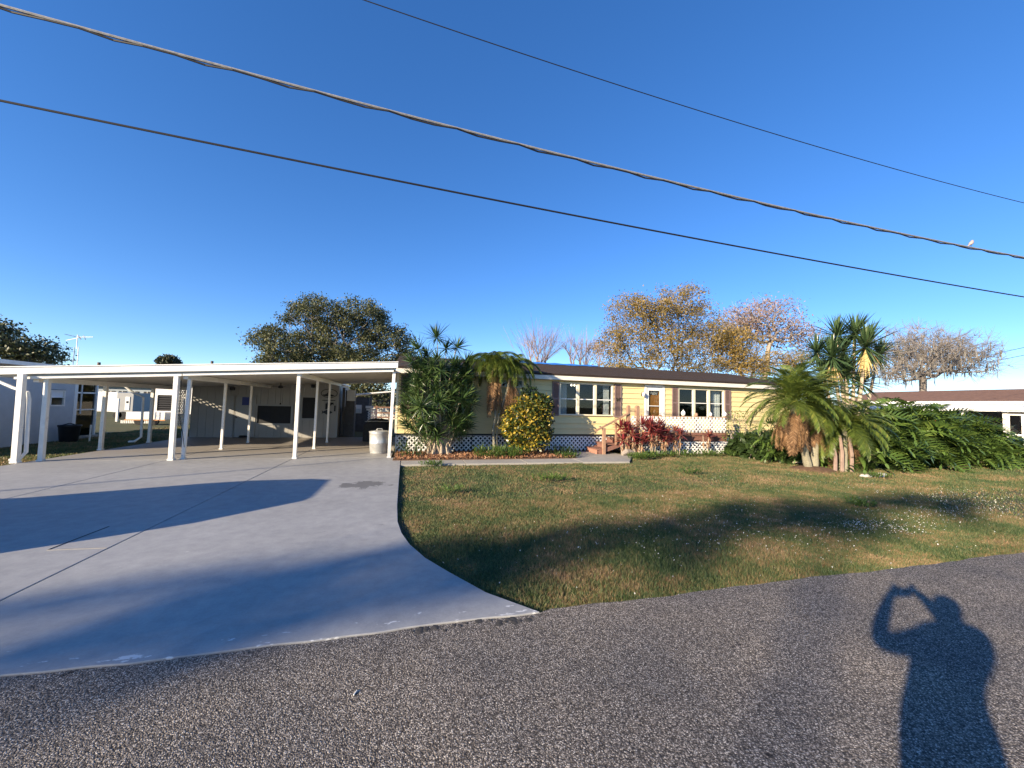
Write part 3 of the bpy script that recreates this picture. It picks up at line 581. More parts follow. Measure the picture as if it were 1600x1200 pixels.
MB().hexa([(sx0-0.1, CYB+0.05, 1.90), (sx1+0.05, CYB+0.05, 2.26), (sx1+0.05, 20.6, 2.26), (sx0-0.1, 20.6, 1.90)], [(sx0-0.1, CYB+0.05, 1.95), (sx1+0.05, CYB+0.05, 2.31), (sx1+0.05, 20.6, 2.31), (sx0-0.1, 20.6, 1.95)]).build('shed_roof', 'white_metal', shed)
for q in sh_open:
    wo = MB().box(q[0]-0.09, q[0]-0.01, SY-0.025, SY+0.03, q[2]-0.08, q[3]+0.08).box(q[1]+0.01, q[1]+0.09, SY-0.025, SY+0.03, q[2]-0.08, q[3]+0.08).box(q[0]-0.01, q[1]+0.01, SY-0.025, SY+0.03, q[3]+0.01, q[3]+0.08).box(q[0]-0.01, q[1]+0.01, SY-0.025, SY+0.03, q[2]-0.08, q[2]-0.01).build('window', 'shed_door', shed)
    MB().box(q[0]-0.01, q[1]+0.01, SY+0.012, SY+0.018, q[2]-0.01, q[3]+0.01).build('pane', 'dark', wo)
    if q[3]-q[2] > 0.8:
        for k in range(7): box_part('louvre', 'dark', wo, q[0], q[1], SY-0.004, SY+0.008, q[2]+0.03+k*0.118, q[2]+0.10+k*0.118)
for x0, x1, zt in ((-7.02, -6.68, 1.64), (-6.60, -5.95, 1.64)):
    dd = MB().box(x0, x1, SY-0.045, SY-0.005, 0.02, zt).build('door', 'shed_door', shed, 0.006)
    MB().box(x0-0.05, x0-0.004, SY-0.05, SY-0.002, 0.0, zt+0.05).box(x1+0.004, x1+0.05, SY-0.05, SY-0.002, 0.0, zt+0.05).box(x0-0.004, x1+0.004, SY-0.05, SY-0.002, zt+0.004, zt+0.05).build('door_frame', 'shed_wall', dd)
    MB().lathe((x0+0.05, SY-0.07, 0.78), [(0.02, 0), (0.028, 0.02), (0.02, 0.045)], 8).build('knob', 'bronze', dd)
box_part('door_gap', 'dark', shed, -6.675, -6.655, SY-0.02, SY-0.003, 0.0, 1.64)
box_part('corner_board', 'shed_door', shed, -2.93, -2.86, SY-0.02, SY-0.003, 0.0, 2.27)
# things hung on the shed wall
bs = MB().box(-6.39, -6.15, SY-0.062, SY-0.050, 1.28, 1.60).build('blue_sign', 'blue_sign', None, 0.003); solo(bs, 'small plain dark blue rectangular sign hung on the storage room door', 'sign')
pq = thing('oval_plaque', 'black oval outline plaque with a leaping fish on the storage room wall', 'plaque', (-3.235, SY-0.02, 1.845))
MB().tube([(-3.235+0.31*math.cos(t), SY-0.022, 1.845+0.175*math.sin(t)) for t in np.linspace(0, 2*math.pi, 33)], 0.014, 5).build('ring', 'black_plastic', pq)
MB().prism_y([(-3.235+x, 1.845+z) for x, z in ((-0.20, -0.11), (-0.06, -0.13), (0.12, -0.12), (0.22, -0.08), (0.10, -0.055), (0.045, -0.02), (0.02, 0.06), (-0.02, 0.135), (-0.045, 0.06), (-0.09, -0.01), (-0.16, -0.05), (-0.26, -0.055))], SY-0.03, SY-0.006).build('fish_shape', 'black_plastic', pq)
st_ = MB().box(-3.49, -2.99, SY-0.028, SY-0.004, 1.535, 1.565).build('name_strip', 'black_plastic'); solo(st_, 'thin black wooden strip under the oval plaque', 'strip')
fs = thing('fish_silhouette', 'black fish silhouette mounted low on the storage room wall', 'decoration', (-3.27, SY-0.02, 1.05))
MB().prism_y([(-3.27+x, 1.055+z) for x, z in ((-0.22, 0.075), (-0.16, 0.03), (-0.10, 0.065), (-0.03, 0.105), (0.03, 0.07), (0.12, 0.05), (0.20, 0.0), (0.12, -0.05), (0.02, -0.075), (-0.04, -0.10), (-0.07, -0.065), (-0.15, -0.025), (-0.22, -0.07), (-0.195, 0.0))], SY-0.03, SY-0.005).build('body', 'black_plastic', fs)
MB().prism_y([(-3.36, 1.17), (-3.32, 1.17), (-3.32, 1.46), (-3.05, 1.46), (-3.05, 1.35), (-3.10, 1.40), (-3.36, 1.42)], SY-0.026, SY-0.006).build('hook_board', 'black_plastic', fs)
hg = MB().box(-3.02, -2.96, SY-0.04, SY-0.022, 1.10, 1.34).build('wall_thermometer', 'black_plastic', None, 0.005); solo(hg, 'narrow black thermometer on the storage room corner board', 'thermometer')
# ceiling fan and speakers under the carport roof
cf = thing('ceiling_fan', 'dark ceiling fan hanging from the carport ceiling by the storage room', 'fan', (-4.72, 16.4, 2.12))
MB().tube([(-4.72, 16.4, 2.172), (-4.72, 16.4, 2.06)], 0.015, 8).lathe((-4.72, 16.4, 1.96), [(0.03, 0), (0.085, 0.02), (0.09, 0.08), (0.05, 0.11)], 12).build('motor', 'black_plastic', cf)
for a in range(5):
    t = a*2*math.pi/5+0.3; c_, s_ = math.cos(t), math.sin(t)
    MB().bar((-4.72+0.10*c_, 16.4+0.10*s_, 2.02), (-4.72+0.34*c_, 16.4+0.34*s_, 2.025), 0.10, 0.008).build('blade', 'grey_wood', cf)
MB().tube([(-4.70, 16.4, 1.96), (-4.70, 16.4, 1.40)], 0.004, 5).lathe((-4.70, 16.4, 1.34), [(0.01, 0), (0.03, 0.03), (0.012, 0.07)], 8).build('pull_cord', 'black_plastic', cf)
for x, zz in ((-3.85, 2.13), (-6.75, 1.93)):
    sp = MB().box(x-0.07, x+0.07, SY-0.14, SY-0.006, zz-0.07, zz+0.055).build('flood_light', 'black_plastic', None, 0.02)
    solo(sp, 'small black flood light high on the storage room wall '+('between window and oval plaque' if x > -5 else 'above the narrow left door'), 'light')
hose = MB().tube([(-6.23+0.15*math.cos(t)*(1-t/60), SY-0.22+0.11*math.sin(t), 0.02+t*0.004) for t in np.linspace(0, 18, 70)], 0.014, 5).build('garden_hose', 'black_rubber'); solo(hose, 'coiled black garden hose on the floor by the storage room door', 'hose')
# galvanised can beside the corner post
can = thing('trash_can', 'dented galvanised metal can with lid standing beside the end carport post', 'trash can', (-0.83, 12.48, 0))
pr = [(0.255, 0), (0.262, 0.02), (0.262, 0.05), (0.27, 0.06), (0.285, 0.30), (0.292, 0.31), (0.285, 0.32), (0.295, 0.60), (0.305, 0.61), (0.30, 0.63)]
MB().lathe((-0.83, 12.48, 0.0), pr, 28).build('body', 'galvanised', can, smooth=True)
MB().lathe((-0.83, 12.48, 0.631), [(0.312, 0), (0.312, 0.022), (0.25, 0.035), (0.12, 0.055), (0.01, 0.06)], 28).build('lid', 'galvanised', can, smooth=True)
MB().tube([(-0.91, 12.48, 0.685), (-0.90, 12.48, 0.73), (-0.76, 12.48, 0.73), (-0.75, 12.48, 0.685)], 0.010, 6).build('handle', 'galvanised', can)

# ------------------------------------------------------------------ deck with steps, rail and lattice
deck = thing('entry_deck', 'reddish timber entry deck with steps, handrail and white lattice rail at the front door', 'deck', (9.2, 12.1, 0))
DX0, DX1, DY0, DY1, DZ = 7.30, 11.34, 11.70, 12.56, 0.62
nb = 7
for i in range(nb):
    y0 = DY0+(DY1-DY0)*i/nb; box_part('deck_board', 'deck_wood', deck, DX0, DX1, y0+0.004, y0+(DY1-DY0)/nb-0.004, DZ-0.035, DZ, 0.004)
box_part('rim_beam', 'deck_wood', deck, DX0+0.01, DX1-0.01, DY0+0.02, DY0+0.06, 0.41, DZ-0.038)
box_part('rim_beam', 'deck_wood', deck, DX0+0.01, DX0+0.05, DY0+0.062, DY1, 0.41, DZ-0.038); box_part('rim_beam', 'deck_wood', deck, DX1-0.05, DX1-0.01, DY0+0.062, DY1, 0.41, DZ-0.038)
box_part('rim_plank', 'deck_wood', deck, DX0+0.4, DX1, DY0-0.022, DY0+0.018, 0.645, 0.72)
MB().lattice((7.45, DY0+0.03), (DX1, DY0+0.03), -0.01, 0.405, (0, 1)).build('lattice_skirt', 'lattice_white', deck, kind='stuff')
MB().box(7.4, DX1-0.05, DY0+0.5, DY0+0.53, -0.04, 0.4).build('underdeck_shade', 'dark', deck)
MB().lattice((7.62, DY0-0.008), (DX1-0.06, DY0-0.008), 0.74, 1.27, (0, 1)).build('rail_lattice', 'lattice_white', deck, kind='stuff')
MB().lattice((7.30, DY0-0.008), (7.56, DY0-0.008), 0.74, 1.27, (0, 1)).build('rail_lattice', 'lattice_white', deck, kind='stuff')
box_part('rail_cap', 'rail_wood', deck, 7.64, DX1-0.02, DY0+0.012, DY0+0.05, 1.265, 1.295)
def round_post(x, y, z0, z1, w=0.10):
    h = w/2
    m = MB().box(x-h, x+h, y-h, y+h, z0, z1-h)
    m.prism_y([(x-h, z1-h-0.001)]+[(x+h*math.cos(t), z1-h+h*math.sin(t)) for t in np.linspace(math.pi, 0, 9)][0:]+[(x+h, z1-h-0.001)], y-h, y+h)
    return m.build('rail_post', 'rail_wood', deck)
round_post(7.25, DY0+0.03, 0, 1.64); round_post(7.59, DY0+0.03, 0, 1.64, 0.12)
box_part('rung', 'rail_wood', deck, 7.30, 7.53, DY0+0.015, DY0+0.045, 1.43, 1.46)
for x in (8.55, 9.5, 10.05, 10.68, 11.29): box_part('rail_post', 'rail_wood', deck, x-0.04, x+0.04, DY0+0.055, DY0+0.13, DZ, 1.33)
# stairs go down along the wall to the walk
for i, (x0, x1, z) in enumerate(((6.05, 6.46, 0.17), (6.43, 6.84, 0.34), (6.81, 7.29, 0.50))):
    for k in range(3): box_part('tread', 'deck_wood', deck, x0+k*(x1-x0)/3+0.004, x0+(k+1)*(x1-x0)/3-0.004, 11.66, 12.50, z-0.035, z, 0.004)
    if i: box_part('riser', 'deck_wood', deck, x0+0.03, x0+0.05, 11.70, 12.46, z-0.168, z-0.037)
box_part('riser', 'brick_red', deck, 6.07, 6.09, 11.70, 12.46, 0.002, 0.132)
for yy in (11.68, 12.46): MB().bar((6.12, yy, 0.05), (7.27, yy, 0.42), 0.035, 0.13).build('stringer', 'deck_wood', deck)
newel = box_part('newel', 'rail_wood', deck, 6.25, 6.34, 11.60, 11.69, 0.0, 0.86)
box_part('baluster', 'rail_wood', deck, 6.70, 6.75, 11.60, 11.65, 0.32, 1.09)
MB().bar((5.98, 11.645, 0.76), (7.21, 11.67, 1.36), 0.075, 0.045).build('handrail', 'rail_wood', deck)
# white solar lanterns on the rail
def lantern(x, h, r, label):
    t = thing('solar_lantern', label, 'lantern', (x, DY0+0.09, 1.331), 'solar lanterns on the deck rail')
    MB().lathe((x, DY0+0.09, 1.331), [(r*0.6, 0), (r*0.6, 0.015), (r, 0.03), (r*1.05, h*0.5), (r*0.8, h*0.72), (r*0.35, h*0.9), (r*0.1, h)], 14).build('globe', 'solar_white', t, smooth=True)
    MB().lathe((x, DY0+0.09, 1.331+h), [(r*0.12, 0), (r*0.14, 0.012), (0.004, 0.03)], 8).build('finial', 'solar_white', t)
lantern(9.5, 0.19, 0.072, 'tall white onion shaped solar lantern on the deck rail under the double window')
lantern(10.68, 0.13, 0.045, 'smallest white solar lantern on the deck rail')
lantern(11.29, 0.17, 0.085, 'fat round white solar lantern on the end post of the deck rail')
MB().lathe((10.05, DY0+0.09, 1.331), [(0.055, 0), (0.06, 0.03), (0.04, 0.09), (0.01, 0.10)], 10).build('post_cap', 'rail_wood', deck)

# ------------------------------------------------------------------ yard behind the open end of the carport
box = MB()
gs = thing('dark_garden_shed', 'dark weathered shed with a white framed window seen through the carport', 'shed', (-3.5, 20.6, 0))
MB().box(-3.6, -2.0, 21.2, 21.25, 0, 1.75).box(-3.6, -3.55, 21.25, 23, 0, 1.75).box(-2.05, -2.0, 21.25, 23, 0, 1.75).build('wall', 'grey_wood', gs)
MB().hexa([(-3.8, 21.0, 1.72), (-0.75, 21.0, 2.08), (-0.75, 23.2, 2.08), (-3.8, 23.2, 1.72)], [(-3.8, 21.0, 1.78), (-0.75, 21.0, 2.14), (-0.75, 23.2, 2.14), (-3.8, 23.2, 1.78)]).build('roof', 'white_metal', gs)
for x in (-0.85, -1.9): MB().box(x-0.04, x+0.04, 21.05, 21.13, 0, 1.86).build('post', 'grey_wood', gs)
wo = MB().box(-2.72, -2.33, 21.17, 21.198, 0.93, 1.36).build('window', 'white_paint', gs); MB().box(-2.69, -2.36, 21.155, 21.168, 0.96, 1.16).build('pane', 'galvanised', wo)
MB().lattice((-2.0, 21.0), (-1.55, 21.0), 0.2, 1.1, (0, 1), pitch=0.13, w=0.04).build('lattice_panel', 'lattice_white', gs, kind='stuff')
ss = thing('yard_sign', 'white double board sign on a post behind the carport', 'sign', (-1.75, 19.6, 0))
MB().box(-1.77, -1.72, 19.6, 19.65, -0.05, 1.2).build('post', 'white_paint', ss); MB().box(-1.98, -1.62, 19.575, 19.598, 1.22, 1.34).box(-1.94, -1.5, 19.575, 19.598, 1.12, 1.20).box(-1.78, -1.71, 19.576, 19.597, 1.19, 1.24).build('board', 'white_paint', ss)
cab = thing('storage_cabinet', 'tall white cabinet standing in shade at the back corner of the carport', 'cabinet', (-2.55, 18.3, 0))
MB().box(-2.78, -2.30, 18.2, 18.7, 0.0, 1.28).build('body', 'grey_wood', cab); MB().box(-2.62, -2.28, 18.15, 18.19, 1.55, 2.02).build('panel', 'stucco_white', cab); MB().box(-2.80, -2.70, 18.1, 18.2, 0.0, 2.12).build('frame_post', 'grey_wood', cab)
MB().box(-2.68, -2.30, 18.2, 18.6, 1.28, 2.02).build('upper_body', 'grey_wood', cab)
mw = thing('covered_grill', 'low dark covered grill standing behind the galvanised can', 'grill', (-1.2, 15.9, 0))
gm = MB(); gv = []; 
for k, (rx, ry, z) in enumerate(((0.55, 0.34, 0.0), (0.56, 0.35, 0.35), (0.52, 0.33, 0.62), (0.38, 0.26, 0.80), (0.12, 0.10, 0.86))):
    gv += [(-1.15+rx*math.copysign(abs(math.cos(t))**0.6, math.cos(t))*(1+0.03*math.sin(5*t+k)), 16.2+ry*math.copysign(abs(math.sin(t))**0.6, math.sin(t)), z*(1+0.05*math.sin(3*t))) for t in np.linspace(0, 2*math.pi, 19)[:-1]]
gm.add(gv, [(i*18+k, i*18+(k+1) % 18, (i+1)*18+(k+1) % 18, (i+1)*18+k) for i in range(4) for k in range(18)]+[tuple(range(72, 90))]).build('cover', 'black_rubber', mw, smooth=True)
MB().tube([(-1.6, 15.8, 0.78), (-1.15, 15.74, 0.80), (-0.7, 15.8, 0.78)], 0.014, 6).build('handle_bar', 'galvanised', mw)
rf = thing('brown_rail_fence', 'reddish brown rail fence at the back of the yard seen through the carport', 'fence', (-0.5, 24.5, 0))
for x in (-3.2, -1.9, -0.6, 0.7): MB().box(x-0.05, x+0.05, 25.0, 25.1, -0.05, 1.30).build('post', 'brown_fence', rf)
for z in (0.55, 0.82, 1.16): MB().box(-3.3, 0.9, 24.97, 24.998, z, z+0.09).build('rail', 'brown_fence', rf)
wf = thing('white_fence', 'distant low white board fence behind the brown rail fence', 'fence', (-2, 30, 0))
for k in range(14): MB().box(-5+k*0.62, -5+k*0.62+0.58, 30.0, 30.04, 0.25, 1.10).build('board', 'white_paint', wf)

# ------------------------------------------------------------------ neighbour on the left: stucco house with screened porch
nl = thing('stucco_house', 'shaded white stucco neighbour house with screened porch beyond the carport', 'house', (-14, 15, 0))
NX = -11.35
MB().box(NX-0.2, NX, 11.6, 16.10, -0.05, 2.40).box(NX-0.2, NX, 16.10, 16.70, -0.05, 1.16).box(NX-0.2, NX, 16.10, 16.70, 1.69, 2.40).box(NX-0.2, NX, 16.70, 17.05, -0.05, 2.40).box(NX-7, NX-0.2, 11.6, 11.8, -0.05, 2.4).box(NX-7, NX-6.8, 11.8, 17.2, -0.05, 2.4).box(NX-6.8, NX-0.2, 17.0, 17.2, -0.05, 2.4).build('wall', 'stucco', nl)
wo = MB().box(NX-0.06, NX+0.012, 16.12, 16.16, 1.18, 1.67).box(NX-0.06, NX+0.012, 16.64, 16.68, 1.18, 1.67).box(NX-0.06, NX+0.012, 16.16, 16.64, 1.63, 1.67).box(NX-0.06, NX+0.02, 16.12, 16.68, 1.13, 1.18).box(NX-0.05, NX, 16.16, 16.64, 1.415, 1.44).build('window', 'white_paint', nl)
MB().box(NX-0.045, NX-0.035, 16.16, 16.64, 1.44, 1.63).build('pane', 'curtain', wo); MB().box(NX-0.045, NX-0.035, 16.16, 16.64, 1.18, 1.415).build('pane', 'glass', wo)
rm = MB().add([(NX+0.35, 11.2, 2.46), (NX+0.35, 18.3, 2.46), (NX-3.4, 18.3, 2.78), (NX-3.4, 11.2, 2.78), (NX-7.4, 11.2, 2.46), (NX-7.4, 18.3, 2.46), (NX+0.35, 11.2, 2.40), (NX+0.35, 18.3, 2.40), (NX-7.4, 18.3, 2.40), (NX-7.4, 11.2, 2.40)],
              [(0, 1, 2, 3), (3, 2, 5, 4), (6, 9, 8, 7), (0, 6, 7, 1), (5, 8, 9, 4), (0, 3, 4, 9, 6), (1, 7, 8, 5, 2)]).build('roof', 'dark_shingle', nl)
MB().box(NX+0.352, NX+0.375, 11.2, 18.3, 2.36, 2.475).build('fascia', 'white_metal', rm)
pc = MB().box(NX-0.11, NX+0.0, 17.06, 17.2, -0.05, 2.39).box(NX-0.1, NX, 18.05, 18.12, 0, 2.39).box(NX-0.08, NX-0.02, 17.2, 18.05, 1.58, 1.63).box(NX-0.08, NX-0.02, 17.2, 18.05, 0.98, 1.02).box(NX-0.08, NX-0.02, 17.40, 17.43, 0.85, 2.38).build('porch_frame', 'white_metal', nl)
MB().box(NX-0.055, NX-0.05, 17.2, 18.05, 0.0, 2.38).build('porch_screen', 'screen', nl); MB().box(NX-5, NX-0.12, 18.06, 18.12, 0, 2.39).box(NX-5.1, NX-5, 17.2, 18.1, 0, 2.39).build('porch_back', 'dark', nl)
MB().box(NX-5, NX+0.05, 17.2, 18.2, -0.04, 0.06).build('porch_slab', 'walk_concrete', nl)
bn = thing('rain_barrel', 'black tub standing against the shaded stucco wall', 'tub', (-10.95, 16.25, -0.05))
MB().lathe((-10.9, 16.3, -0.05), [(0.20, 0), (0.22, 0.05), (0.26, 0.50), (0.28, 0.53), (0.28, 0.57), (0.24, 0.55), (0.22, 0.1)], 20).build('body', 'black_plastic', bn, smooth=True)
MB().tube([(-11.13, 16.3, 0.50), (-10.9, 16.3, 0.58), (-10.67, 16.3, 0.50)], 0.015, 6).build('handle', 'black_plastic', bn)
stk_ = MB().tube([(-10.47, 16.5, -0.05), (-10.46, 16.5, 0.52)], 0.022, 6).build('garden_stake', 'white_paint'); solo(stk_, 'short white garden stake beside the black tub', 'stake')

# far left: camper, awning trailer, flat trailer, fence, grey house, antenna
cp = thing('camper_trailer', 'white box camper trailer parked on grass behind the stucco house', 'camper', (-18.9, 32.5, 0))
MB().prism_y([(-20.6, 0.52), (-19.0, 0.40), (-19.0, 1.75), (-20.6, 1.75)], 32.0, 34.0).build('body', 'white_metal', cp); MB().box(-18.995, -18.1, 32.0, 34.0, 0.42, 1.72).build('rear_body', 'shed_door', cp)
MB().box(-18.52, -18.28, 31.97, 31.998, 0.55, 1.45).build('door', 'white_metal', cp); MB().box(-18.46, -18.34, 31.955, 31.968, 1.02, 1.16).build('door_window', 'dark', cp)
for x in (-18.9, -18.6): MB().tube([(x, 31.98, 0.2), (x, 32.2, 0.2)], 0.25, 14).build('wheel', 'black_rubber', cp)
gt = MB()
gp = thing('gate_posts', 'white post and rail gate on the lawn before the camper', 'gate', (-17.3, 29, 0))
MB().box(-17.05, -16.95, 28.7, 28.8, -0.05, 1.35).build('post', 'white_paint', gp)
for z in (0.55, 0.8): MB().box(-18.6, -17.05, 28.74, 28.77, z, z+0.06).build('rail', 'white_paint', gp)
rv = thing('awning_porch', 'pale trailer home with white panel and dark louvred window behind the carport posts', 'mobile home', (-13.2, 26.6, 0))
MB().box(-13.9, -11.5, 26.3, 26.4, 1.62, 2.45).build('upper_panel', 'white_paint', rv); MB().box(-13.9, -13.76, 26.3, 26.4, 0.55, 1.62).box(-13.05, -12.9, 26.3, 26.4, 0.55, 1.62).box(-12.9, -11.5, 26.3, 26.4, 0.55, 1.62).box(-13.76, -13.05, 26.3, 26.4, 0.55, 0.72).build('wall', 'white_paint', rv)
for k in range(7): MB().bar((-13.76, 26.34, 0.78+k*0.125), (-13.05, 26.34, 0.78+k*0.125), 0.012, 0.10, (0, 0.7, 1)).build('louvre', 'dark', rv)
MB().box(-13.9, -11.5, 26.41, 29, 0.5, 2.4).build('room', 'dark', rv)
ft = thing('flat_trailer', 'low white utility trailer box on the sunny lawn', 'trailer', (-13.9, 25.9, 0))
MB().box(-14.75, -13.0, 25.6, 26.2, 0.26, 0.66).build('box', 'white_paint', ft); MB().box(-14.8, -12.95, 25.57, 25.6, 0.20, 0.26).build('rail', 'orange_wood', ft)
for x in (-14.2, -13.5): MB().tube([(x, 25.62, 0.16), (x, 25.78, 0.16)], 0.2, 12).build('wheel', 'black_rubber', ft)
pf = thing('picket_edging', 'low white picket edging along the lawn', 'edging', (-15.2, 27.2, 0))
for k in range(16): MB().box(-15.9+k*0.085, -15.9+k*0.085+0.05, 27.2, 27.22, -0.05, 0.12).build('picket', 'white_paint', pf)
fh = thing('grey_house', 'distant grey blue house with small dark windows', 'house', (-26, 47, 0))
MB().box(-31, -23.5, 46, 52, -0.05, 2.35).build('wall', 'grey_blue', fh); MB().prism_y([(-31.5, 2.35), (-23, 2.35), (-27, 3.3)], 45.6, 52.4).build('roof', 'grey_wood', fh)
for x in (-27.8, -26.9, -25.9, -24.9): 
    wo = MB().box(x-0.3, x+0.3, 45.95, 45.998, 0.95, 1.95).build('window', 'dark', fh); MB().box(x-0.02, x+0.02, 45.93, 45.949, 0.95, 1.95).build('mullion', 'white_paint', wo)
an = thing('television_antenna', 'tall thin roof antenna with horizontal arms behind the stucco house', 'antenna', (-16.05, 24, 0))
for dx in (-0.11, 0.11): MB().tube([(-16.05+dx, 24, -0.05), (-16.05+dx*0.7, 24, 3.9)], 0.018, 5).build('mast_leg', 'galvanised', an)
mr = MB()
for z in np.arange(0.4, 3.9, 0.35): mr.tube([(-16.15, 24, z), (-15.95, 24, z)], 0.008, 4)
mr.build('rungs', 'galvanised', an); MB().tube([(-16.05, 24, 3.8), (-16.05, 24, 4.5)], 0.02, 6).build('mast', 'galvanised', an)
for p, q in (((-16.62, 24.2, 4.21), (-16.05, 24, 4.33)), ((-16.42, 23.8, 4.47), (-15.95, 24.1, 4.36)), ((-16.05, 24, 4.38), (-15.36, 23.9, 4.42)), ((-16.1, 24.3, 4.30), (-15.75, 23.6, 4.40)), ((-15.85, 24.2, 4.30), (-15.75, 23.9, 4.48))): MB().tube([p, q], 0.016, 5).build('element', 'white_metal', an)
# ------------------------------------------------------------------ neighbour on the right: brown roofed house with screened porch
nr = thing('brown_roof_house', 'white neighbour house with brown roof and screened porch beyond the big leaved thicket', 'house', (29, 13, 0))
RX = 26.0
MB().add([(27.1, 7.0, 2.26), (27.1, 19.0, 2.26), (30.3, 19.0, 3.02), (30.3, 7.0, 3.02), (35, 7, 2.1), (35, 19, 2.1), (27.1, 7, 2.18), (27.1, 19, 2.18), (35, 19, 2.02), (35, 7, 2.02)],
         [(0, 3, 2, 1), (3, 4, 5, 2), (6, 7, 8, 9), (0, 1, 7, 6), (4, 9, 8, 5), (0, 6, 9, 4, 3), (1, 2, 5, 8, 7)]).build('roof', 'brown_shingle', nr)
MB().box(27.06, 27.098, 7.0, 18.0, 2.17, 2.30).build('fascia', 'white_metal', nr)
for k in range(12):
    y0 = 9.9+k*0.65
    MB().hexa([(25.75, y0, 1.86), (27.06, y0, 2.10), (27.06, y0+0.64, 2.10), (25.75, y0+0.64, 1.86)], [(25.75, y0, 1.90), (27.06, y0, 2.15), (27.06, y0+0.64, 2.15), (25.75, y0+0.64, 1.90)]).build('awning_panel', 'white_metal', nr)
MB().box(25.68, 25.745, 9.9, 17.7, 1.80, 1.93).build('awning_gutter', 'white_metal', nr)
MB().box(25.6, 25.7, 10.45, 10.9, 1.86, 1.98).build('door_hood', 'white_metal', nr)
for y in (11.1, 12.5, 14.2, 16.0): MB().box(RX-0.07, RX+0.05, y-0.07, y+0.07, -0.05, 1.80).build('post', 'white_paint', nr)
MB().box(RX-0.03, RX+0.03, 11.17, 16.6, -0.05, 0.62).build('knee_wall', 'stucco_white', nr)
MB().box(RX-0.006, RX, 11.17, 16.6, 0.62, 1.79).build('porch_screen', 'screen', nr)
dd = MB().box(RX-0.05, RX-0.01, 10.97, 11.03, -0.02, 1.72).box(RX-0.05, RX-0.01, 10.56, 10.63, -0.02, 1.72).box(RX-0.05, RX-0.01, 10.63, 10.97, 1.64, 1.72).box(RX-0.05, RX-0.01, 10.63, 10.97, 0.74, 0.82).box(RX-0.05, RX-0.01, 10.63, 10.97, -0.02, 0.30).build('screen_door', 'white_paint', nr); MB().box(RX-0.032, RX-0.028, 10.63, 10.97, 0.3, 1.64).build('mesh', 'screen', dd)
MB().box(RX-0.03, RX+0.03, 8.0, 10.5, -0.05, 0.55).build('knee_wall', 'stucco_white', nr); MB().box(RX-0.05, RX+0.05, 10.42, 10.55, -0.05, 1.80).build('post', 'white_paint', nr); MB().box(RX-0.006, RX, 8.0, 10.42, 0.55, 1.79).build('porch_screen', 'screen', nr)
MB().box(27.3, 34.5, 8, 18.4, -0.05, 2.17).build('wall', 'stucco_white', nr); MB().box(26.06, 27.28, 8, 16.6, -0.04, 0.03).build('porch_slab', 'walk_concrete', nr)
tb = thing('porch_table', 'orange wooden table inside the right neighbour screened porch', 'table', (26.7, 11.6, 0.03))
MB().box(26.4, 27.0, 10.6, 12.4, 0.72, 0.77).build('table_top', 'orange_wood', tb); MB().box(26.45, 26.95, 10.9, 12.2, 0.77, 1.0).build('back_board', 'orange_wood', tb)
for x in (26.45, 26.95):
    for y in (10.68, 12.32): MB().box(x-0.03, x+0.03, y-0.03, y+0.03, 0.03, 0.72).build('leg', 'orange_wood', tb)

# ------------------------------------------------------------------ overhead lines
WY = 5.5
def wire_pts(pix, x0, x1, n=120):
    P = np.array([W(a, b, WY) for a, b in pix]); c = np.polyfit(P[:, 0], P[:, 2], 2)
    c[0] = max(c[0], 0.0008)
    c2 = np.polyfit(P[:, 0], P[:, 2]-c[0]*P[:, 0]**2, 1)
    X = np.linspace(x0, x1, n)
    return [(x, WY, c[0]*x*x+c2[0]*x+c2[1]) for x in X]
w1 = wire_pts([(0, 8), (400, 117), (700, 198), (1000, 271), (1300, 342), (1600, 402)], -40, 42, 260)
wt = thing('cable_bundle', 'thick grey cable lashed to a black wire crossing the sky', 'cable', (0, WY, 5.5))
MB().tube(w1, 0.016, 6).build('grey_cable', 'cable', wt)
MB().tube([(p[0], p[1]+0.026*math.sin(i*2.2), p[2]-0.026+0.006*math.cos(i*2.2)) for i, p in enumerate(w1)], 0.012, 6).build('black_cable', 'cable_black', wt)
o = MB().tube(wire_pts([(0, 157), (400, 238), (700, 299), (1000, 356), (1300, 412), (1600, 464)], -40, 42), 0.013, 6).build('lower_wire', 'cable_black'); solo(o, 'lowest single black wire crossing the sky below the thick cable', 'wire')
o = MB().tube(wire_pts([(565, 0), (700, 43), (1000, 144), (1300, 236), (1600, 317)], -40, 42), 0.007, 5).build('upper_wire', 'cable_black'); solo(o, 'thin dark wire highest in the sky above the thick cable', 'wire')
for x in (-40, 42):
    up = thing('utility_pole', 'weathered timber utility pole carrying the overhead lines '+('left of the stucco house' if x < 0 else 'past the brown roofed house'), 'utility pole', (x, WY+0.15, 0))
    MB().tube([(x, WY+0.16, -0.05), (x, WY+0.16, 9.6)], [0.16, 0.11], 10).build('shaft', 'pole_wood', up); MB().box(x-0.05, x+0.05, WY-0.9, WY+1.2, 8.9, 9.02).build('crossarm', 'pole_wood', up)
for k, (a, b_) in enumerate((((1535, 557), (1600, 543)), ((1540, 567), (1600, 555)))):
    p, q = W(*a, 27), W(*b_, 21); d_ = q-p
    o = MB().tube([p-d_*0.4, p, q, q+d_*2.0], 0.022, 5).build('service_wire', 'cable_black'); solo(o, 'thin service wire running past the bare oak, '+('upper' if k == 0 else 'lower')+' of two', 'wire')
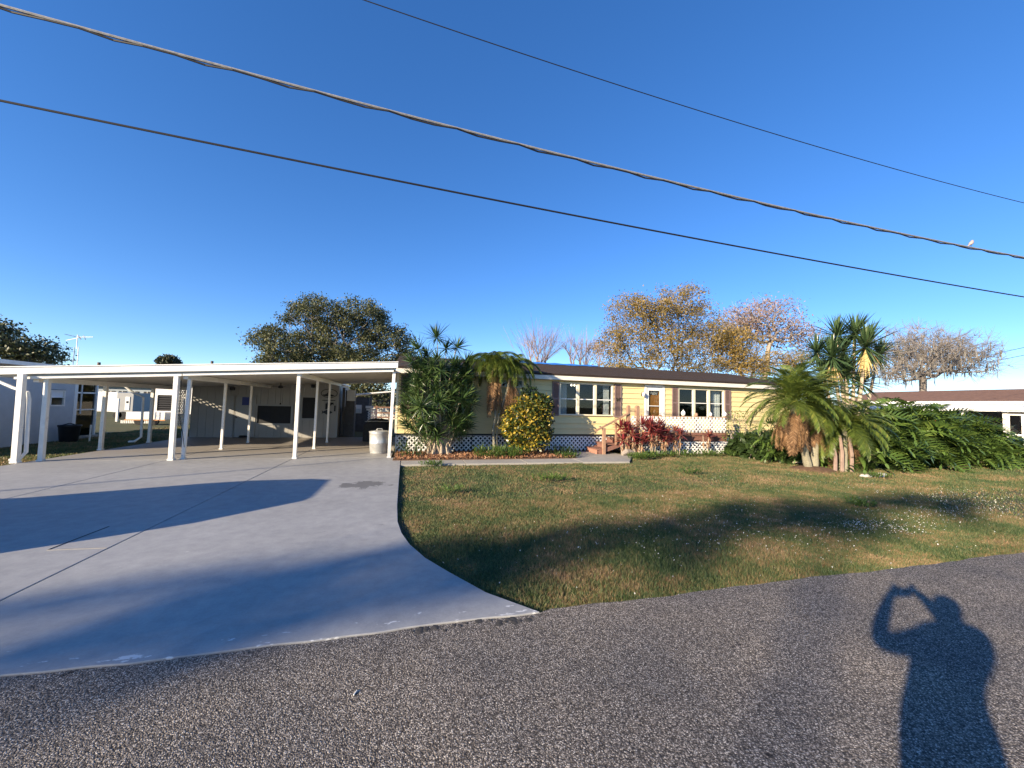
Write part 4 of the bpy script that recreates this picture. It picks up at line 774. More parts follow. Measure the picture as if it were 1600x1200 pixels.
# small bird on the cable
bp = W(1517, 390, WY); bz = np.interp(bp[0], [p[0] for p in w1], [p[2] for p in w1])+0.016
bd = thing('perched_bird', 'small bird perched on the thick overhead cable', 'bird', (bp[0], WY, bz))
bx = bp[0]
MB().tube([(bx-0.10, WY, bz+0.0), (bx-0.05, WY, bz+0.035), (bx-0.01, WY, bz+0.06), (bx+0.03, WY, bz+0.09), (bx+0.045, WY, bz+0.115), (bx+0.06, WY, bz+0.135), (bx+0.078, WY, bz+0.135), (bx+0.10, WY, bz+0.13)], [0.006, 0.014, 0.034, 0.038, 0.030, 0.026, 0.018, 0.002], 10).build('body', 'bird', bd, smooth=True)
MB().tube([(bx+0.005, WY-0.012, bz), (bx+0.005, WY-0.012, bz+0.05)], 0.003, 4).tube([(bx+0.005, WY+0.012, bz), (bx+0.005, WY+0.012, bz+0.05)], 0.003, 4).build('legs', 'dark', bd)

# ------------------------------------------------------------------ the photographer (only the shadow shows) and the parked car whose shadow lies on the drive
FH = unit(np.array([FW[0], FW[1], 0])); RH = np.array([FH[1], -FH[0], 0])
def loc(f, r, z): return EYE*np.array([1, 1, 0])+FH*f+RH*r+np.array([0, 0, z])
bm = bmesh.new(); J = {}
def jv(n, f, r, z): J[n] = bm.verts.new(loc(f, r, z)); return J[n]
rad = {}
def chain(*ns):
    for a, b_ in zip(ns[:-1], ns[1:]): bm.edges.new((J[a], J[b_]))
spec_ = {'pelvis': (-0.22, 0, 0.96, 0.17), 'waist': (-0.23, 0, 1.10, 0.16), 'chest': (-0.29, 0, 1.27, 0.17), 'upper': (-0.35, 0, 1.40, 0.13), 'neck': (-0.39, 0, 1.49, 0.06), 'jaw': (-0.385, 0, 1.56, 0.075), 'head': (-0.39, 0, 1.64, 0.095), 'crown': (-0.40, 0, 1.70, 0.055)}
for s_, k in (('l', -1), ('r', 1)):
    spec_.update({'sh'+s_: (-0.37, 0.18*k, 1.41, 0.075), 'ua'+s_: (-0.26, 0.25*k, 1.32, 0.066), 'el'+s_: (-0.13, 0.29*k, 1.28, 0.056), 'fa'+s_: (-0.09, 0.23*k, 1.40, 0.050), 'wr'+s_: (-0.055, 0.145*k, 1.53, 0.036), 'pa'+s_: (-0.035, 0.088*k, 1.575, 0.030), 'fi'+s_: (-0.03, 0.075*k, 1.64, 0.017),
                  'hp'+s_: (-0.22, 0.10*k, 0.88, 0.115), 'kn'+s_: (-0.22, 0.12*k, 0.48, 0.075), 'cf'+s_: (-0.27, 0.12*k, 0.30, 0.065), 'an'+s_: (-0.30, 0.12*k, 0.07, 0.045), 'to'+s_: (-0.12, 0.14*k, 0.025, 0.04)})
for n, (f, r, z, q) in spec_.items(): jv(n, f, r, z)
chain('pelvis', 'waist', 'chest', 'upper', 'neck', 'jaw', 'head', 'crown')
for s_ in 'lr': chain('upper', 'sh'+s_, 'ua'+s_, 'el'+s_, 'fa'+s_, 'wr'+s_, 'pa'+s_, 'fi'+s_); chain('pelvis', 'hp'+s_, 'kn'+s_, 'cf'+s_, 'an'+s_, 'to'+s_)
names = list(spec_)
me = bpy.data.meshes.new('person'); bm.to_mesh(me); bm.free()
person = link('person', me, 'cloth')
person.modifiers.new('skin', 'SKIN')
for i, n in enumerate(names): me.skin_vertices[0].data[i].radius = (spec_[n][3]*(1.15 if n in ('chest', 'waist', 'pelvis') else 1), spec_[n][3]*(0.8 if n in ('chest', 'waist', 'pelvis') else 1)); me.skin_vertices[0].data[i].use_root = (n == 'pelvis')
ss_ = person.modifiers.new('sub', 'SUBSURF'); ss_.levels = 2; ss_.render_levels = 2
solo(person, 'person in dark clothes standing on the road raising a phone with both hands', 'person')
ph = MB()
c8 = [loc(f, r, z) for z in (1.515, 1.60) for f, r in ((-0.028, -0.078), (-0.028, 0.078), (-0.018, 0.078), (-0.018, -0.078))]
phone = ph.add(c8, [(3, 2, 1, 0), (4, 5, 6, 7), (0, 1, 5, 4), (1, 2, 6, 5), (2, 3, 7, 6), (3, 0, 4, 7)]).build('phone', 'black_plastic', None, 0.003); solo(phone, 'black phone held level in both hands of the photographer', 'phone')

car = thing('parked_car', 'dark grey car parked on the driveway apron by the street', 'car', (-7.35, 5.0, 0))
CZ = 1.02
prof = [(-2.15, 0.32), (-2.2, 0.70), (-2.16, 0.98), (-2.04, 1.26), (-1.82, 1.46), (-1.5, 1.60), (-0.9, 1.68), (0.1, 1.66), (0.55, 1.55), (1.15, 1.08), (1.95, 0.92), (2.15, 0.72), (2.15, 0.32)]
cm = MB(); cx, cy0 = -7.35, 5.0
rows = []
for k, (dy, inset, top) in enumerate(((-0.86, 0.0, 0.98), (-0.90, 0.0, 1.02), (-0.62, 0.0, 1.0), (0.0, 0, 1.01), (0.62, 0.0, 1.0), (0.90, 0.0, 1.02), (0.86, 0.0, 0.98))):
    rows.append([(cx-x*0.97, cy0+dy*(1.0 if z < 1.05 else 0.80), z*(CZ if z > 0.5 else 1)) for x, z in prof])
nv = len(prof); cv = [p for r in rows for p in r]
cm.add(cv, [(i*nv+k, (i+1)*nv+k, (i+1)*nv+(k+1) % nv, i*nv+(k+1) % nv) for i in range(len(rows)-1) for k in range(nv)]+[tuple(range(nv)), tuple(range((len(rows)-1)*nv, len(rows)*nv))[::-1]])
cm.build('body', 'car_paint', car)
for dx in (-1.35, 1.35):
    for dy in (-0.80, 0.80):
        wh = MB().tube([(cx+dx, cy0+dy-0.11, 0.34), (cx+dx, cy0+dy+0.11, 0.34)], 0.34, 20).build('wheel', 'black_rubber', car); sgn = 1 if dy > 0 else -1
        MB().tube([(cx+dx, cy0+dy+sgn*0.112, 0.34), (cx+dx, cy0+dy+sgn*0.125, 0.34)], 0.21, 16).build('rim', 'galvanised', wh)
for sg in (-1, 1):
    for x0, x1 in ((-1.55, -0.75), (-0.68, 0.35)): MB().prism_y([(cx-x0, 1.10), (cx-x1-(0.40 if x1 > 0 else 0), 1.10), (cx-x1, 1.50), (cx-x0-0.05, 1.50)], cy0+sg*0.728, cy0+sg*0.742).build('side_window', 'dark', car)
    MB().box(cx-2.10, cx-2.08, cy0+sg*0.62-0.16, cy0+sg*0.62+0.16, 0.62, 0.76).build('headlight', 'solar_white', car)
fp = thing('unseen_pole', 'slender bare metal pole added out of view to cast the thin line shadow on the driveway', 'pole', (-19, 0.55, 0))  # unseen pole, added to cast the thin line shadow across the drive
MB().tube([(-19, 0.55, -0.05), (-19, 0.55, 6.9)], [0.045, 0.03], 8).build('shaft', 'galvanised', fp); MB().lathe((-19, 0.55, 6.9), [(0.03, 0), (0.055, 0.04), (0.04, 0.09), (0.01, 0.11)], 8).build('cap', 'bronze', fp)

# ------------------------------------------------------------------ plant builders
def leaf_strip(m, base, d, L, w, droop, nseg=4, twist=0.0, fold=0.0):
    """one long leaf: a tapering strip that bends under its own weight"""
    p = np.array(base, float); d = unit(np.array(d, float)); vs = []; st = L/nseg
    for i in range(nseg+1):
        t = i/nseg
        side = np.cross(d, (0, 0, 1))
        if np.linalg.norm(side) < 0.05: side = np.array([math.cos(twist*7), math.sin(twist*7), 0])
        side = unit(side)
        if twist: side = unit(side*math.cos(twist)+np.cross(d, side)*math.sin(twist))
        ww = w*0.5*(0.45+0.55*min(1, t*4))*(1-t**2.2)+0.0008
        vs += [p-side*ww, p+side*ww]
        p = p+d*st; d = unit(d+np.array([0, 0, -droop*(0.3+t)/nseg*2]))
    m.add(vs, [(2*i, 2*i+1, 2*i+3, 2*i+2) for i in range(nseg)])
def rosette_mesh(name, n, L, w, e0, e1, droop, seed, nseg=4):
    r = random.Random(seed); m = MB()
    for i in range(n):
        f = (i+0.5)/n; el = R(e0+(e1-e0)*f+r.uniform(-9, 9)); az = i*2.39996+r.uniform(-0.25, 0.25)
        l = L*(0.72+0.28*math.sin(math.pi*min(1, f*1.1)))*r.uniform(0.85, 1.12)
        b = np.array([0.012*math.cos(az), 0.012*math.sin(az), 0.10*L*f])
        leaf_strip(m, b, (math.cos(az)*math.cos(el), math.sin(az)*math.cos(el), math.sin(el)), l, w*r.uniform(0.8, 1.2), droop*(1.3-f)*r.uniform(0.6, 1.4), nseg, r.uniform(-0.4, 0.4))
    me = bpy.data.meshes.new(name); me.from_pydata(m.v, [], m.f); me.update(); return me
def frond_mesh(name, L, arch, npair, ll, lw, seed, hang=0.6, d0=0.55):
    """feather leaf growing along +x: a bowed rachis with leaflets on both sides"""
    r = random.Random(seed); m = MB(); pts = []; p = np.zeros(3); d = unit(np.array([1, 0, d0])); n = 14
    for i in range(n+1):
        pts.append(p.copy()); p = p+d*L/n; d = unit(d+np.array([0, 0, -arch/n*(0.5+i/n)]))
    m.tube(pts, [0.012*(1-0.85*i/n) for i in range(n+1)], 4)
    for k in range(npair):
        t = 0.14+0.86*(k+0.5)/npair; i = min(n-1, int(t*n)); q = pts[i]+(pts[i+1]-pts[i])*(t*n-i); dd = unit(pts[i+1]-pts[i])
        s = ll*(0.55+0.45*math.sin(math.pi*(0.15+0.8*t)))*r.uniform(0.85, 1.1)*(1.0 if t < 0.9 else 0.75)
        for sg in (-1, 1):
            v = unit(np.array([0, sg, 0])*0.9+dd*(0.55+0.5*t)+np.array([0, 0, r.uniform(-0.1, 0.25)]))
            leaf_strip(m, q, v, s, lw, hang*r.uniform(0.6, 1.4), 3, r.uniform(-0.3, 0.3))
    me = bpy.data.meshes.new(name); me.from_pydata(m.v, [], m.f); me.update(); return me
def lobed_mesh(name, seed):
    """big split leaf: stalk, midrib and finger lobes joined near the rib"""
    r = random.Random(seed); m = MB(); L = 0.62; n = 9; pts = []; p = np.array([0.34, 0, 0.24]); d = unit(np.array([1, 0, 0.15]))
    m.tube([(0, 0, 0), (0.17, 0, 0.14), (0.34, 0, 0.24)], [0.011, 0.009, 0.007], 4)
    for i in range(n+1):
        pts.append(p.copy()); p = p+d*L/n; d = unit(d+np.array([0, 0, -0.16]))
    for sg in (-1, 1):                                        # web along the rib
        m.add([v for i in range(n+1) for v in (pts[i], pts[i]+np.array([0, sg*0.055*math.sin(math.pi*(0.1+0.85*i/n)), 0.018]))], [(2*i, 2*i+2, 2*i+3, 2*i+1) if sg > 0 else (2*i, 2*i+1, 2*i+3, 2*i+2) for i in range(n)])
        for k in range(8):
            t = (k+0.3)/8.2; i = min(n-1, int(t*n)); q = pts[i]+(pts[i+1]-pts[i])*(t*n-i)
            s = 0.30*(0.55+0.45*math.sin(math.pi*(0.2+0.7*t)))*r.uniform(0.85, 1.15)
            v = unit(np.array([0.25+0.75*t if k else -0.35, sg*(1.0-0.45*t), 0.22]))
            leaf_strip(m, q+np.array([0, sg*0.02, 0.006]), v, s, 0.062, 0.55*r.uniform(0.7, 1.4), 3)
    leaf_strip(m, pts[-1], d, 0.16, 0.07, 0.3, 3)
    me = bpy.data.meshes.new(name); me.from_pydata(m.v, [], m.f); me.update(); return me
def leaf_cloud(C, size, g, aspect=0.5, up=0.3):
    """one diamond leaf per row of C"""
    n = len(C); a = g.normal(size=(n, 3)); a /= np.linalg.norm(a, axis=1)[:, None]
    nrm = g.normal(size=(n, 3)); nrm[:, 2] = np.abs(nrm[:, 2])+up
    b = np.cross(nrm, a); b /= np.linalg.norm(b, axis=1)[:, None]+1e-9
    s = (size*g.uniform(0.65, 1.35, n))[:, None]
    V = np.empty((n, 4, 3)); V[:, 0] = C-a*s*0.5; V[:, 1] = C+b*s*0.5*aspect; V[:, 2] = C+a*s*0.5; V[:, 3] = C-b*s*0.5*aspect
    return V.reshape(-1, 3), np.arange(4*n).reshape(n, 4)
def np_part(name, V, F, mat, parent, kind=None):
    off = WL.get(parent.name, np.zeros(3)) if parent is not None else np.zeros(3)
    o = link(name, np_mesh(name, V-off, F), mat, parent)
    if kind: o['kind'] = kind
    return o
def in_lobes(lobes, n, g, shell=0.45):
    vol = np.array([l[3]*l[4]*l[5] for l in lobes])**0.8; k = g.choice(len(lobes), n, p=vol/vol.sum())
    d = g.normal(size=(n, 3)); d /= np.linalg.norm(d, axis=1)[:, None]; r_ = g.uniform(0, 1, n)**shell
    Lb = np.array([l[:6] for l in lobes])
    return Lb[k, :3]+d*r_[:, None]*Lb[k, 3:6], d, k
def branches(base, fork, A, g, tip=0.02, power=0.42, bend=0.12, trunk_r=None, maxr=0.6):
    """grow limbs from a forking trunk to every point of A; radii follow the number of twigs carried"""
    N = [np.array(base, float), (np.array(base)+np.array(fork))/2+g.normal(size=3)*0.08*np.array([1, 1, 0]), np.array(fork, float)]; P = [-1, 0, 1]; D = [0, 0, 0.0]
    for a in A[np.argsort(np.linalg.norm(A-np.array(fork), axis=1))]:
        X = np.array(N); dist = np.linalg.norm(X-a, axis=1); cost = dist+0.28*np.array(D); cost[:2] += 99
        i = int(np.argmin(cost)); L = dist[i]; k = max(1, int(L/1.1)); prev = i
        for j in range(1, k+1):
            q = X[i]+(a-X[i])*j/k
            if j < k: q = q+g.normal(size=3)*bend*L/k+np.array([0, 0, 0.06*L/k])
            N.append(q); P.append(prev); D.append(D[prev]+L/k); prev = len(N)-1
    n = len(N); cnt = np.zeros(n); ch = np.zeros(n, int)
    for i in range(1, n): ch[P[i]] += 1
    cnt[ch == 0] = 1
    for i in range(n-1, 0, -1): cnt[P[i]] += cnt[i]
    rad_ = np.minimum(tip*cnt**power, maxr); rad_[0] *= 1.35
    return np.array(N), np.array(P), rad_, np.where(ch == 0)[0]
def limb_mesh(m, N, P, rad_):
    for i in range(1, len(N)):
        a, b = N[P[i]], N[i]
        d = b-a; L = np.linalg.norm(d)
        if L < 1e-4: continue
        r0 = min(rad_[P[i]], rad_[i]*1.45); m.tube([a, b], [r0, rad_[i]], 6 if rad_[i] > 0.08 else (4 if rad_[i] > 0.03 else 3), cap=False)
def twigs(m, N, P, tips, g, n, L, w, upb=0.3):
    """fine bare twigs: thin three-sided spikes at the limb ends"""
    for i in tips:
        d0 = unit(N[i]-N[P[i]])
        for k in range(n):
            d = unit(d0+g.normal(size=3)*0.75+np.array([0, 0, upb])); q = N[i]+d*L*g.uniform(0.5, 1.2)*0.55; e = q+unit(d+g.normal(size=3)*0.5+np.array([0, 0, upb*0.5]))*L*g.uniform(0.3, 0.7)
            m.tube([N[i], q, e], [w, w*0.7, w*0.3], 3, cap=False)
def tree(name, label, base, fork_z, lobes, n_node, leaf_n, leaf_s, leaf_m, bark, seed, tip=0.02, twig=None, sig=0.45, group=None, aspect=0.55, power=0.42, shell=0.45, maxr=0.6, up=0.3):
    g = np.random.default_rng(seed); t = thing(name, label, 'tree', base, group)
    A, _, _ = in_lobes(lobes, n_node, g, shell)
    A = A[A[:, 2] > fork_z-0.6]
    N, P, rad_, tips = branches(base, (base[0]+g.normal()*0.2, base[1], fork_z), A, g, tip, power, maxr=maxr)
    m = MB(); limb_mesh(m, N, P, rad_); m.build('trunk', bark, t)
    if twig:
        m = MB(); twigs(m, N, P, tips, g, *twig); m.build('twigs', bark, t, kind='stuff')
    if leaf_n:
        src = N[tips]; k = g.integers(0, len(src), leaf_n)
        C = src[k]+g.normal(size=(leaf_n, 3))*sig*np.array([1, 1, 0.75])
        V, F = leaf_cloud(C, leaf_s, g, aspect, up); np_part('crown', V, F, leaf_m, t)
    return t

# ------------------------------------------------------------------ plants along the house front
def place_copies(parent, name, meshes, mat, items):
    """items: (local location, euler, scale); every leaf, frond or rosette is a part of its plant"""
    for me in meshes:
        if not me.materials: me.materials.append(M[mat])
    for i, (l, e, s) in enumerate(items): link(name, meshes[i % len(meshes)], None, parent, l, e, (s, s, s))
def aim(d, roll=0.0):                                         # euler that turns local +z to direction d
    q = Vector(d).to_track_quat('Z', 'Y'); return (q @ Matrix.Rotation(roll, 3, 'Z').to_quaternion()).to_euler()
r = random.Random(5); g = np.random.default_rng(5)
DB = np.array([0.92, 11.80, 0.0])
drac = thing('dracaena', 'tall dense spiky dark green dracaena clump at the house corner beside the carport', 'shrub', DB)
ros = [rosette_mesh('dracaena_rosette', 56, 0.52, 0.034, -40, 80, 0.22, s) for s in (1, 2, 3)]
heads = [((-0.18, -0.05, 3.50), 1.15), ((-0.68, -0.1, 3.12), 1.0), ((0.12, 0.05, 3.20), 0.9), ((0.42, 0.0, 3.25), 1.0), ((-0.42, 0.1, 2.95), 0.9), ((0.72, 0.0, 2.85), 0.95), ((-0.85, -0.1, 2.72), 1.0), ((-0.15, -0.25, 2.8), 0.9), ((0.35, -0.2, 2.7), 0.9)]
for i in range(104):
    z = 0.55+2.2*((i+0.5)/104); a = i*2.39996+r.uniform(-0.3, 0.3); rr = (1.02 if 0.9 < z < 2.2 else 0.85)*r.uniform(0.55, 1.0)*(0.8 if z < 0.8 else 1)
    heads.append(((rr*math.cos(a), rr*0.66*math.sin(a), z), r.uniform(0.7, 1.0)))
stems = MB(); items = []
for (x, y, z), s in heads:
    out = unit(np.array([x*0.9, y*0.9, 0.75 if z > 2.4 else 0.35+0.3*r.random()])); items.append(((x, y, z), aim(out, r.uniform(0, 6)), s))
    b0 = np.array([r.uniform(-0.28, 0.28), r.uniform(-0.15, 0.15), 0.0])
    mid = np.array([x*0.55+b0[0]*0.3, y*0.55, z*0.55]); stems.tube([b0+DB, mid+DB+np.array([r.uniform(-0.05, 0.05), 0, 0]), np.array([x, y, z])-out*0.06+DB], [0.030, 0.019, 0.012], 5)
for k in range(9):
    a = k*0.7; stems.tube([DB+np.array([0.34*math.cos(a), 0.2*math.sin(a), 0.01]), DB+np.array([0.26*math.cos(a), 0.15*math.sin(a), 0.45]), DB+np.array([0.30*math.cos(a), 0.18*math.sin(a), 1.0])], [0.06, 0.045, 0.03], 7)
stems.build('stem_cluster', 'cane', drac); place_copies(drac, 'leaf_rosette', ros, 'leaf_dracaena', items)

# slender palm with a skirt of dead fronds
PB = np.array([2.66, 11.95, 0.0])
palm = thing('skirted_palm', 'slender palm with drooping green fronds over hanging dead brown fronds against the siding', 'palm', PB)
MB().tube([PB+np.array(v) for v in ((0, 0, 0), (-0.02, 0, 0.35), (-0.06, 0, 0.75), (0.0, -0.02, 1.2), (-0.08, -0.03, 1.9), (-0.10, -0.04, 2.75))], [0.055, 0.048, 0.045, 0.045, 0.05, 0.07], 9).build('trunk', 'palm_trunk', palm, smooth=True)
MB().tube([PB+np.array(v) for v in ((0.10, 0.02, 0), (0.06, 0.02, 0.5), (0.10, 0.0, 1.2), (0.35, -0.05, 2.0), (0.48, -0.05, 2.6))], [0.032, 0.03, 0.03, 0.035, 0.05], 8).build('trunk', 'palm_trunk', palm, smooth=True)
fr = [frond_mesh('palm_frond', 1.15, 3.2, 50, 0.30, 0.015, s, 0.9) for s in (1, 2, 3)]; fd = [frond_mesh('dead_frond', 1.20, 0.25, 24, 0.20, 0.020, s, 1.2, 0.0) for s in (4, 5)]
items = []
for c, n_, zc in (((-0.16, -0.04), 50, 2.84), ((0.48, -0.05), 40, 2.74)):
    for i in range(n_):
        a = i*2.39996; tilt = R(-42+64*((i+0.5)/n_))           # negative lifts the frond
        items.append(((c[0], c[1], zc), (0, tilt, a), r.uniform(0.72, 0.98)))
place_copies(palm, 'frond', fr, 'leaf_palm', items)
items = []
for c, n_, zc in (((-0.12, -0.06), 36, 2.62), ((0.50, -0.05), 14, 2.5)):
    for i in range(n_): items.append(((c[0]+r.uniform(-0.12, 0.12), c[1]+r.uniform(-0.12, 0.12), zc-r.uniform(0, 0.35)), (0, R(r.uniform(70, 92)), i*2.39996), r.uniform(0.7, 1.0)))
place_copies(palm, 'dead_frond', fd, 'leaf_palm_dry', items)

def bush(name, label, loc, lobes, n, size, mat, stem_n=8, stem_m='dead_twig', aspect=0.5, group=None, cat='shrub', extra=None, shell=0.33, up=0.3, seed=1):
    g = np.random.default_rng(seed); t = thing(name, label, cat, loc, group); L = [(loc[0]+l[0], loc[1]+l[1], loc[2]+l[2])+tuple(l[3:]) for l in lobes]
    m = MB(); A, _, _ = in_lobes(L, stem_n*4, g, 0.5)
    N, P, rad_, tips = branches(loc, (loc[0], loc[1], loc[2]+0.12), A, g, 0.006, 0.4, 0.1); limb_mesh(m, N, P, rad_); m.build('stems', stem_m, t)
    C, d, k = in_lobes(L, n, g, shell); C = C+g.normal(size=C.shape)*size*0.6; C = C[C[:, 2] > loc[2]+0.03]
    V, F = leaf_cloud(C, size, g, aspect, up); np_part('foliage', V, F, mat, t)
    if extra:
        L2, n2, s2, m2 = extra; L2 = [(loc[0]+l[0], loc[1]+l[1], loc[2]+l[2])+tuple(l[3:]) for l in L2]
        C, d, k = in_lobes(L2, n2, g, shell); V, F = leaf_cloud(C, s2, g, aspect, up); np_part('dark_top_foliage', V, F, m2, t)
    return t
bush('croton', 'round croton bush with bright yellow and green leaves under the palm', (3.66, 11.62, 0.0), [(0, 0, 0.62, 0.72, 0.62, 0.52), (-0.05, 0, 1.10, 0.82, 0.62, 0.55), (0.12, 0.02, 1.52, 0.62, 0.5, 0.42), (-0.5, -0.05, 0.85, 0.42, 0.4, 0.35)], 8000, 0.10, 'leaf_croton', 10,
     extra=([(0.02, 0.05, 1.95, 0.30, 0.28, 0.26), (0.45, 0.05, 1.60, 0.40, 0.35, 0.36), (0.5, 0.15, 0.9, 0.4, 0.3, 0.6)], 1300, 0.12, 'leaf_croton_dark'), seed=3)
# feathery ferns and low green growth in the bed
def fern(name, label, x, y, h, w, n, seed, mat='leaf_weed', group='low green plants in the bed', cat='plant'):
    r_ = random.Random(seed); m = MB(); t = thing(name, label, cat, (x, y, 0.0), group)
    for i in range(n):
        a = r_.uniform(0, 6.283); q = r_.random()**0.6; b = np.array([x+w*0.55*q*math.cos(a), y+w*0.35*q*math.sin(a), 0.0]); el = r_.uniform(0.7, 1.4)
        d = np.array([math.cos(a)*math.cos(el), math.sin(a)*math.cos(el), math.sin(el)])
        for k in range(5): leaf_strip(m, b+d*h*k*0.16, unit(d+np.array([r_.gauss(0, 0.6), r_.gauss(0, 0.6), 0.1])), h*0.42*r_.uniform(0.6, 1.2), 0.022, 0.6, 2)
    m.build('foliage', mat, t); return t
fern('asparagus_fern', 'feathery bright green fern mound at the foot of the skirted palm', 2.35, 11.15, 0.42, 0.75, 110, 1); fern('asparagus_fern', 'feathery bright green fern mound beside the croton bush', 2.95, 11.12, 0.40, 0.7, 100, 2)
fern('leafy_weed', 'low dark green weeds against the lattice between croton and steps', 4.75, 11.45, 0.38, 0.8, 70, 3, 'leaf_croton_dark'); fern('leafy_weed', 'low green weeds spilling beside the walk slab', 4.72, 11.0, 0.20, 0.6, 70, 4)
fern('small_shrub', 'thin small leaved shrub at the corner post of the carport', 0.10, 11.35, 0.62, 0.55, 45, 5, 'leaf_dracaena'); fern('leafy_weed', 'low green weeds at the edge of walk and lawn near the drive', 0.62, 9.95, 0.14, 0.5, 60, 6)
for k, (x, y, w_, s) in enumerate(((7.35, 10.9, 0.9, 1), (8.1, 11.1, 0.8, 2), (9.1, 11.25, 0.9, 3), (10.1, 11.2, 0.8, 4), (11.0, 11.1, 0.8, 5), (6.9, 10.6, 0.6, 6))): fern('ground_cover_clump', 'bright green low ground cover '+['beside the pale root piece', 'under the tallest red ti plant', 'under the small red ti plant', 'by the nearly bare ti canes', 'at the deck end by the wiry vine', 'spilling onto the corner of the walk slab'][k], x, y, 0.20, w_, 80, 20+s, group='ground cover clumps along the deck')
# red ti plants before the deck
tim = [rosette_mesh('ti_rosette', 26, 0.40, 0.062, -20, 82, 0.3, s, 3) for s in (11, 12)]; tid = [rosette_mesh('ti_dry', 12, 0.26, 0.035, -80, -30, 0.5, s, 3) for s in (13,)]
for k, (x, y, canes) in enumerate(((6.85, 11.42, 5), (7.35, 11.35, 7), (7.95, 11.30, 8), (8.45, 11.35, 5), (9.0, 11.38, 3), (10.15, 11.42, 3))):
    t = thing('ti_plant', ['red leaved ti plant beside the pale root piece and newel post', 'red leaved ti plant in front of the twin rounded rail posts', 'tallest red leaved ti plant rising before the front door', 'red leaved ti plant between the tallest one and the open deck lattice', 'small red ti plant under the tall onion shaped lantern', 'nearly bare tan ti canes before the white deck lattice'][k], 'shrub', (x, y, 0.0), 'red ti plants in front of the deck')
    m = MB(); it = []; dr_ = []
    for c in range(canes):
        h = (r.uniform(0.45, 1.05)+(0.28 if k == 2 else 0)) if k < 5 else r.uniform(0.5, 0.8); dx, dy = r.uniform(-0.28, 0.28), r.uniform(-0.16, 0.16)
        m.tube([(x+dx*0.3, y+dy*0.3, 0), (x+dx*0.7+r.uniform(-0.03, 0.03), y+dy*0.7, h*0.55), (x+dx, y+dy, h)], [0.016, 0.013, 0.010], 5)
        if k < 5 or c == 0: it.append(((dx, dy, h-0.02), aim((dx*0.8, dy*0.8-0.15, 0.9), r.uniform(0, 6)), r.uniform(0.75, 1.1)))
        dr_.append(((dx*0.8, dy*0.8, h*0.6), (0, 0, r.uniform(0, 6)), r.uniform(0.7, 1.0)))
    m.build('canes', 'cane', t); place_copies(t, 'leaf_rosette', tim, 'leaf_ti', it); place_copies(t, 'dry_leaves', tid, 'leaf_ti_dry', dr_)
tp_ = thing('tree_stump_root', 'pale gnarled root piece lying beside the deck steps', 'root', (7.0, 11.35, 0))
MB().tube([(6.78, 11.32, 0.04), (6.95, 11.34, 0.12), (7.12, 11.36, 0.10), (7.3, 11.34, 0.05)], [0.06, 0.10, 0.09, 0.04], 8).build('root', 'bark_pale', tp_)

# ------------------------------------------------------------------ pygmy date palms on the lawn
pfr = [frond_mesh('date_frond', 1.42, 1.9, 60, 0.28, 0.0125, s, 0.75) for s in (21, 22, 23, 24)]; pfd = [frond_mesh('date_dead', 1.0, 0.3, 26, 0.20, 0.018, s, 1.2, 0.0) for s in (25, 26)]
def date_palm(label, base, top, n_green, n_dead, e_hi, e_lo, s, seed, lean=None):
    r_ = random.Random(seed); t = thing('date_palm', label, 'palm', base, 'pygmy date palms on the lawn'); b = np.array(base, float); tp2 = np.array(top, float)
    N = 9; m = MB(); m.tube([b+(tp2-b)*i/N+np.array([0, 0, 0.0]) for i in range(N+1)], [0.095*(1-0.22*i/N)+(0.012 if i % 2 else 0) for i in range(N+1)], 10); m.build('trunk', 'palm_trunk', t)
    q = tp2-b; it = []
    for i in range(n_green): it.append((tuple(q), (0, R(e_hi+(e_lo-e_hi)*((i+0.5)/n_green)), i*2.39996+r_.uniform(-0.2, 0.2)), s*r_.uniform(0.85, 1.08)))
    place_copies(t, 'frond', pfr, 'leaf_palm', it)
    it = [((q[0]+r_.uniform(-0.24, 0.24), q[1]+r_.uniform(-0.2, 0.2), q[2]-0.12-r_.uniform(0, 0.25)), (0, R(r_.uniform(60, 90)), i*2.39996), r_.uniform(0.75, 1.05)) for i in range(n_dead)]
    place_copies(t, 'dead_frond', pfd, 'leaf_palm_dry', it); return t
date_palm('pygmy date palm leaning towards the house over a thick brown skirt', (10.85, 8.35, GZ), (10.15, 8.25, 1.78), 74, 84, -74, 32, 0.98, 1)
date_palm('pygmy date palm leaning away from the house beside the thick skirted one', (11.08, 8.38, GZ), (11.30, 8.50, 1.68), 64, 44, -70, 34, 0.95, 2)
date_palm('low drooping date palm against the big leaved thicket', (11.55, 7.95, GZ), (11.95, 8.20, 1.22), 52, 28, -45, 44, 0.95, 3)
for k, (x, y, h) in enumerate(((11.25, 7.95, 0.75), (11.4, 7.88, 0.95), (11.72, 7.86, 0.9))):
    st2 = MB().tube([(x, y, GZ), (x+0.02, y, h*0.5), (x-0.03, y+0.02, h)], [0.05, 0.045, 0.035], 7).build('dead_palm_stem', 'bark_tan'); solo(st2, ['shortest bare dead palm stem beside the date palms', 'tallest bare dead palm stem between two others by the date palms', 'bare dead palm stem standing against the low drooping date palm'][k], 'stem', 'dead palm stems')
mdm = MB().lathe((10.95, 8.3, GZ-0.02), [(0.62, 0.0), (0.5, 0.06), (0.3, 0.11), (0.05, 0.13)], 18).build('root_mound', 'mulch'); solo(mdm, 'low bare soil mound under the date palms', 'mound')
for k, (x, y) in enumerate(((11.3, 7.25), (11.65, 7.2), (12.0, 7.35))):
    sto = MB().lathe((x, y, GZ-0.01), [(0.12, 0), (0.14, 0.03), (0.10, 0.075), (0.03, 0.085)], 9).build('edging_stone', 'stone'); sto.scale = (1.3, 0.8, 1); sto.location = (x-1.3*x, y-0.8*y, 0); solo(sto, 'pale flat edging stone in the grass before the date palms', 'stone', 'edging stones before the palms')

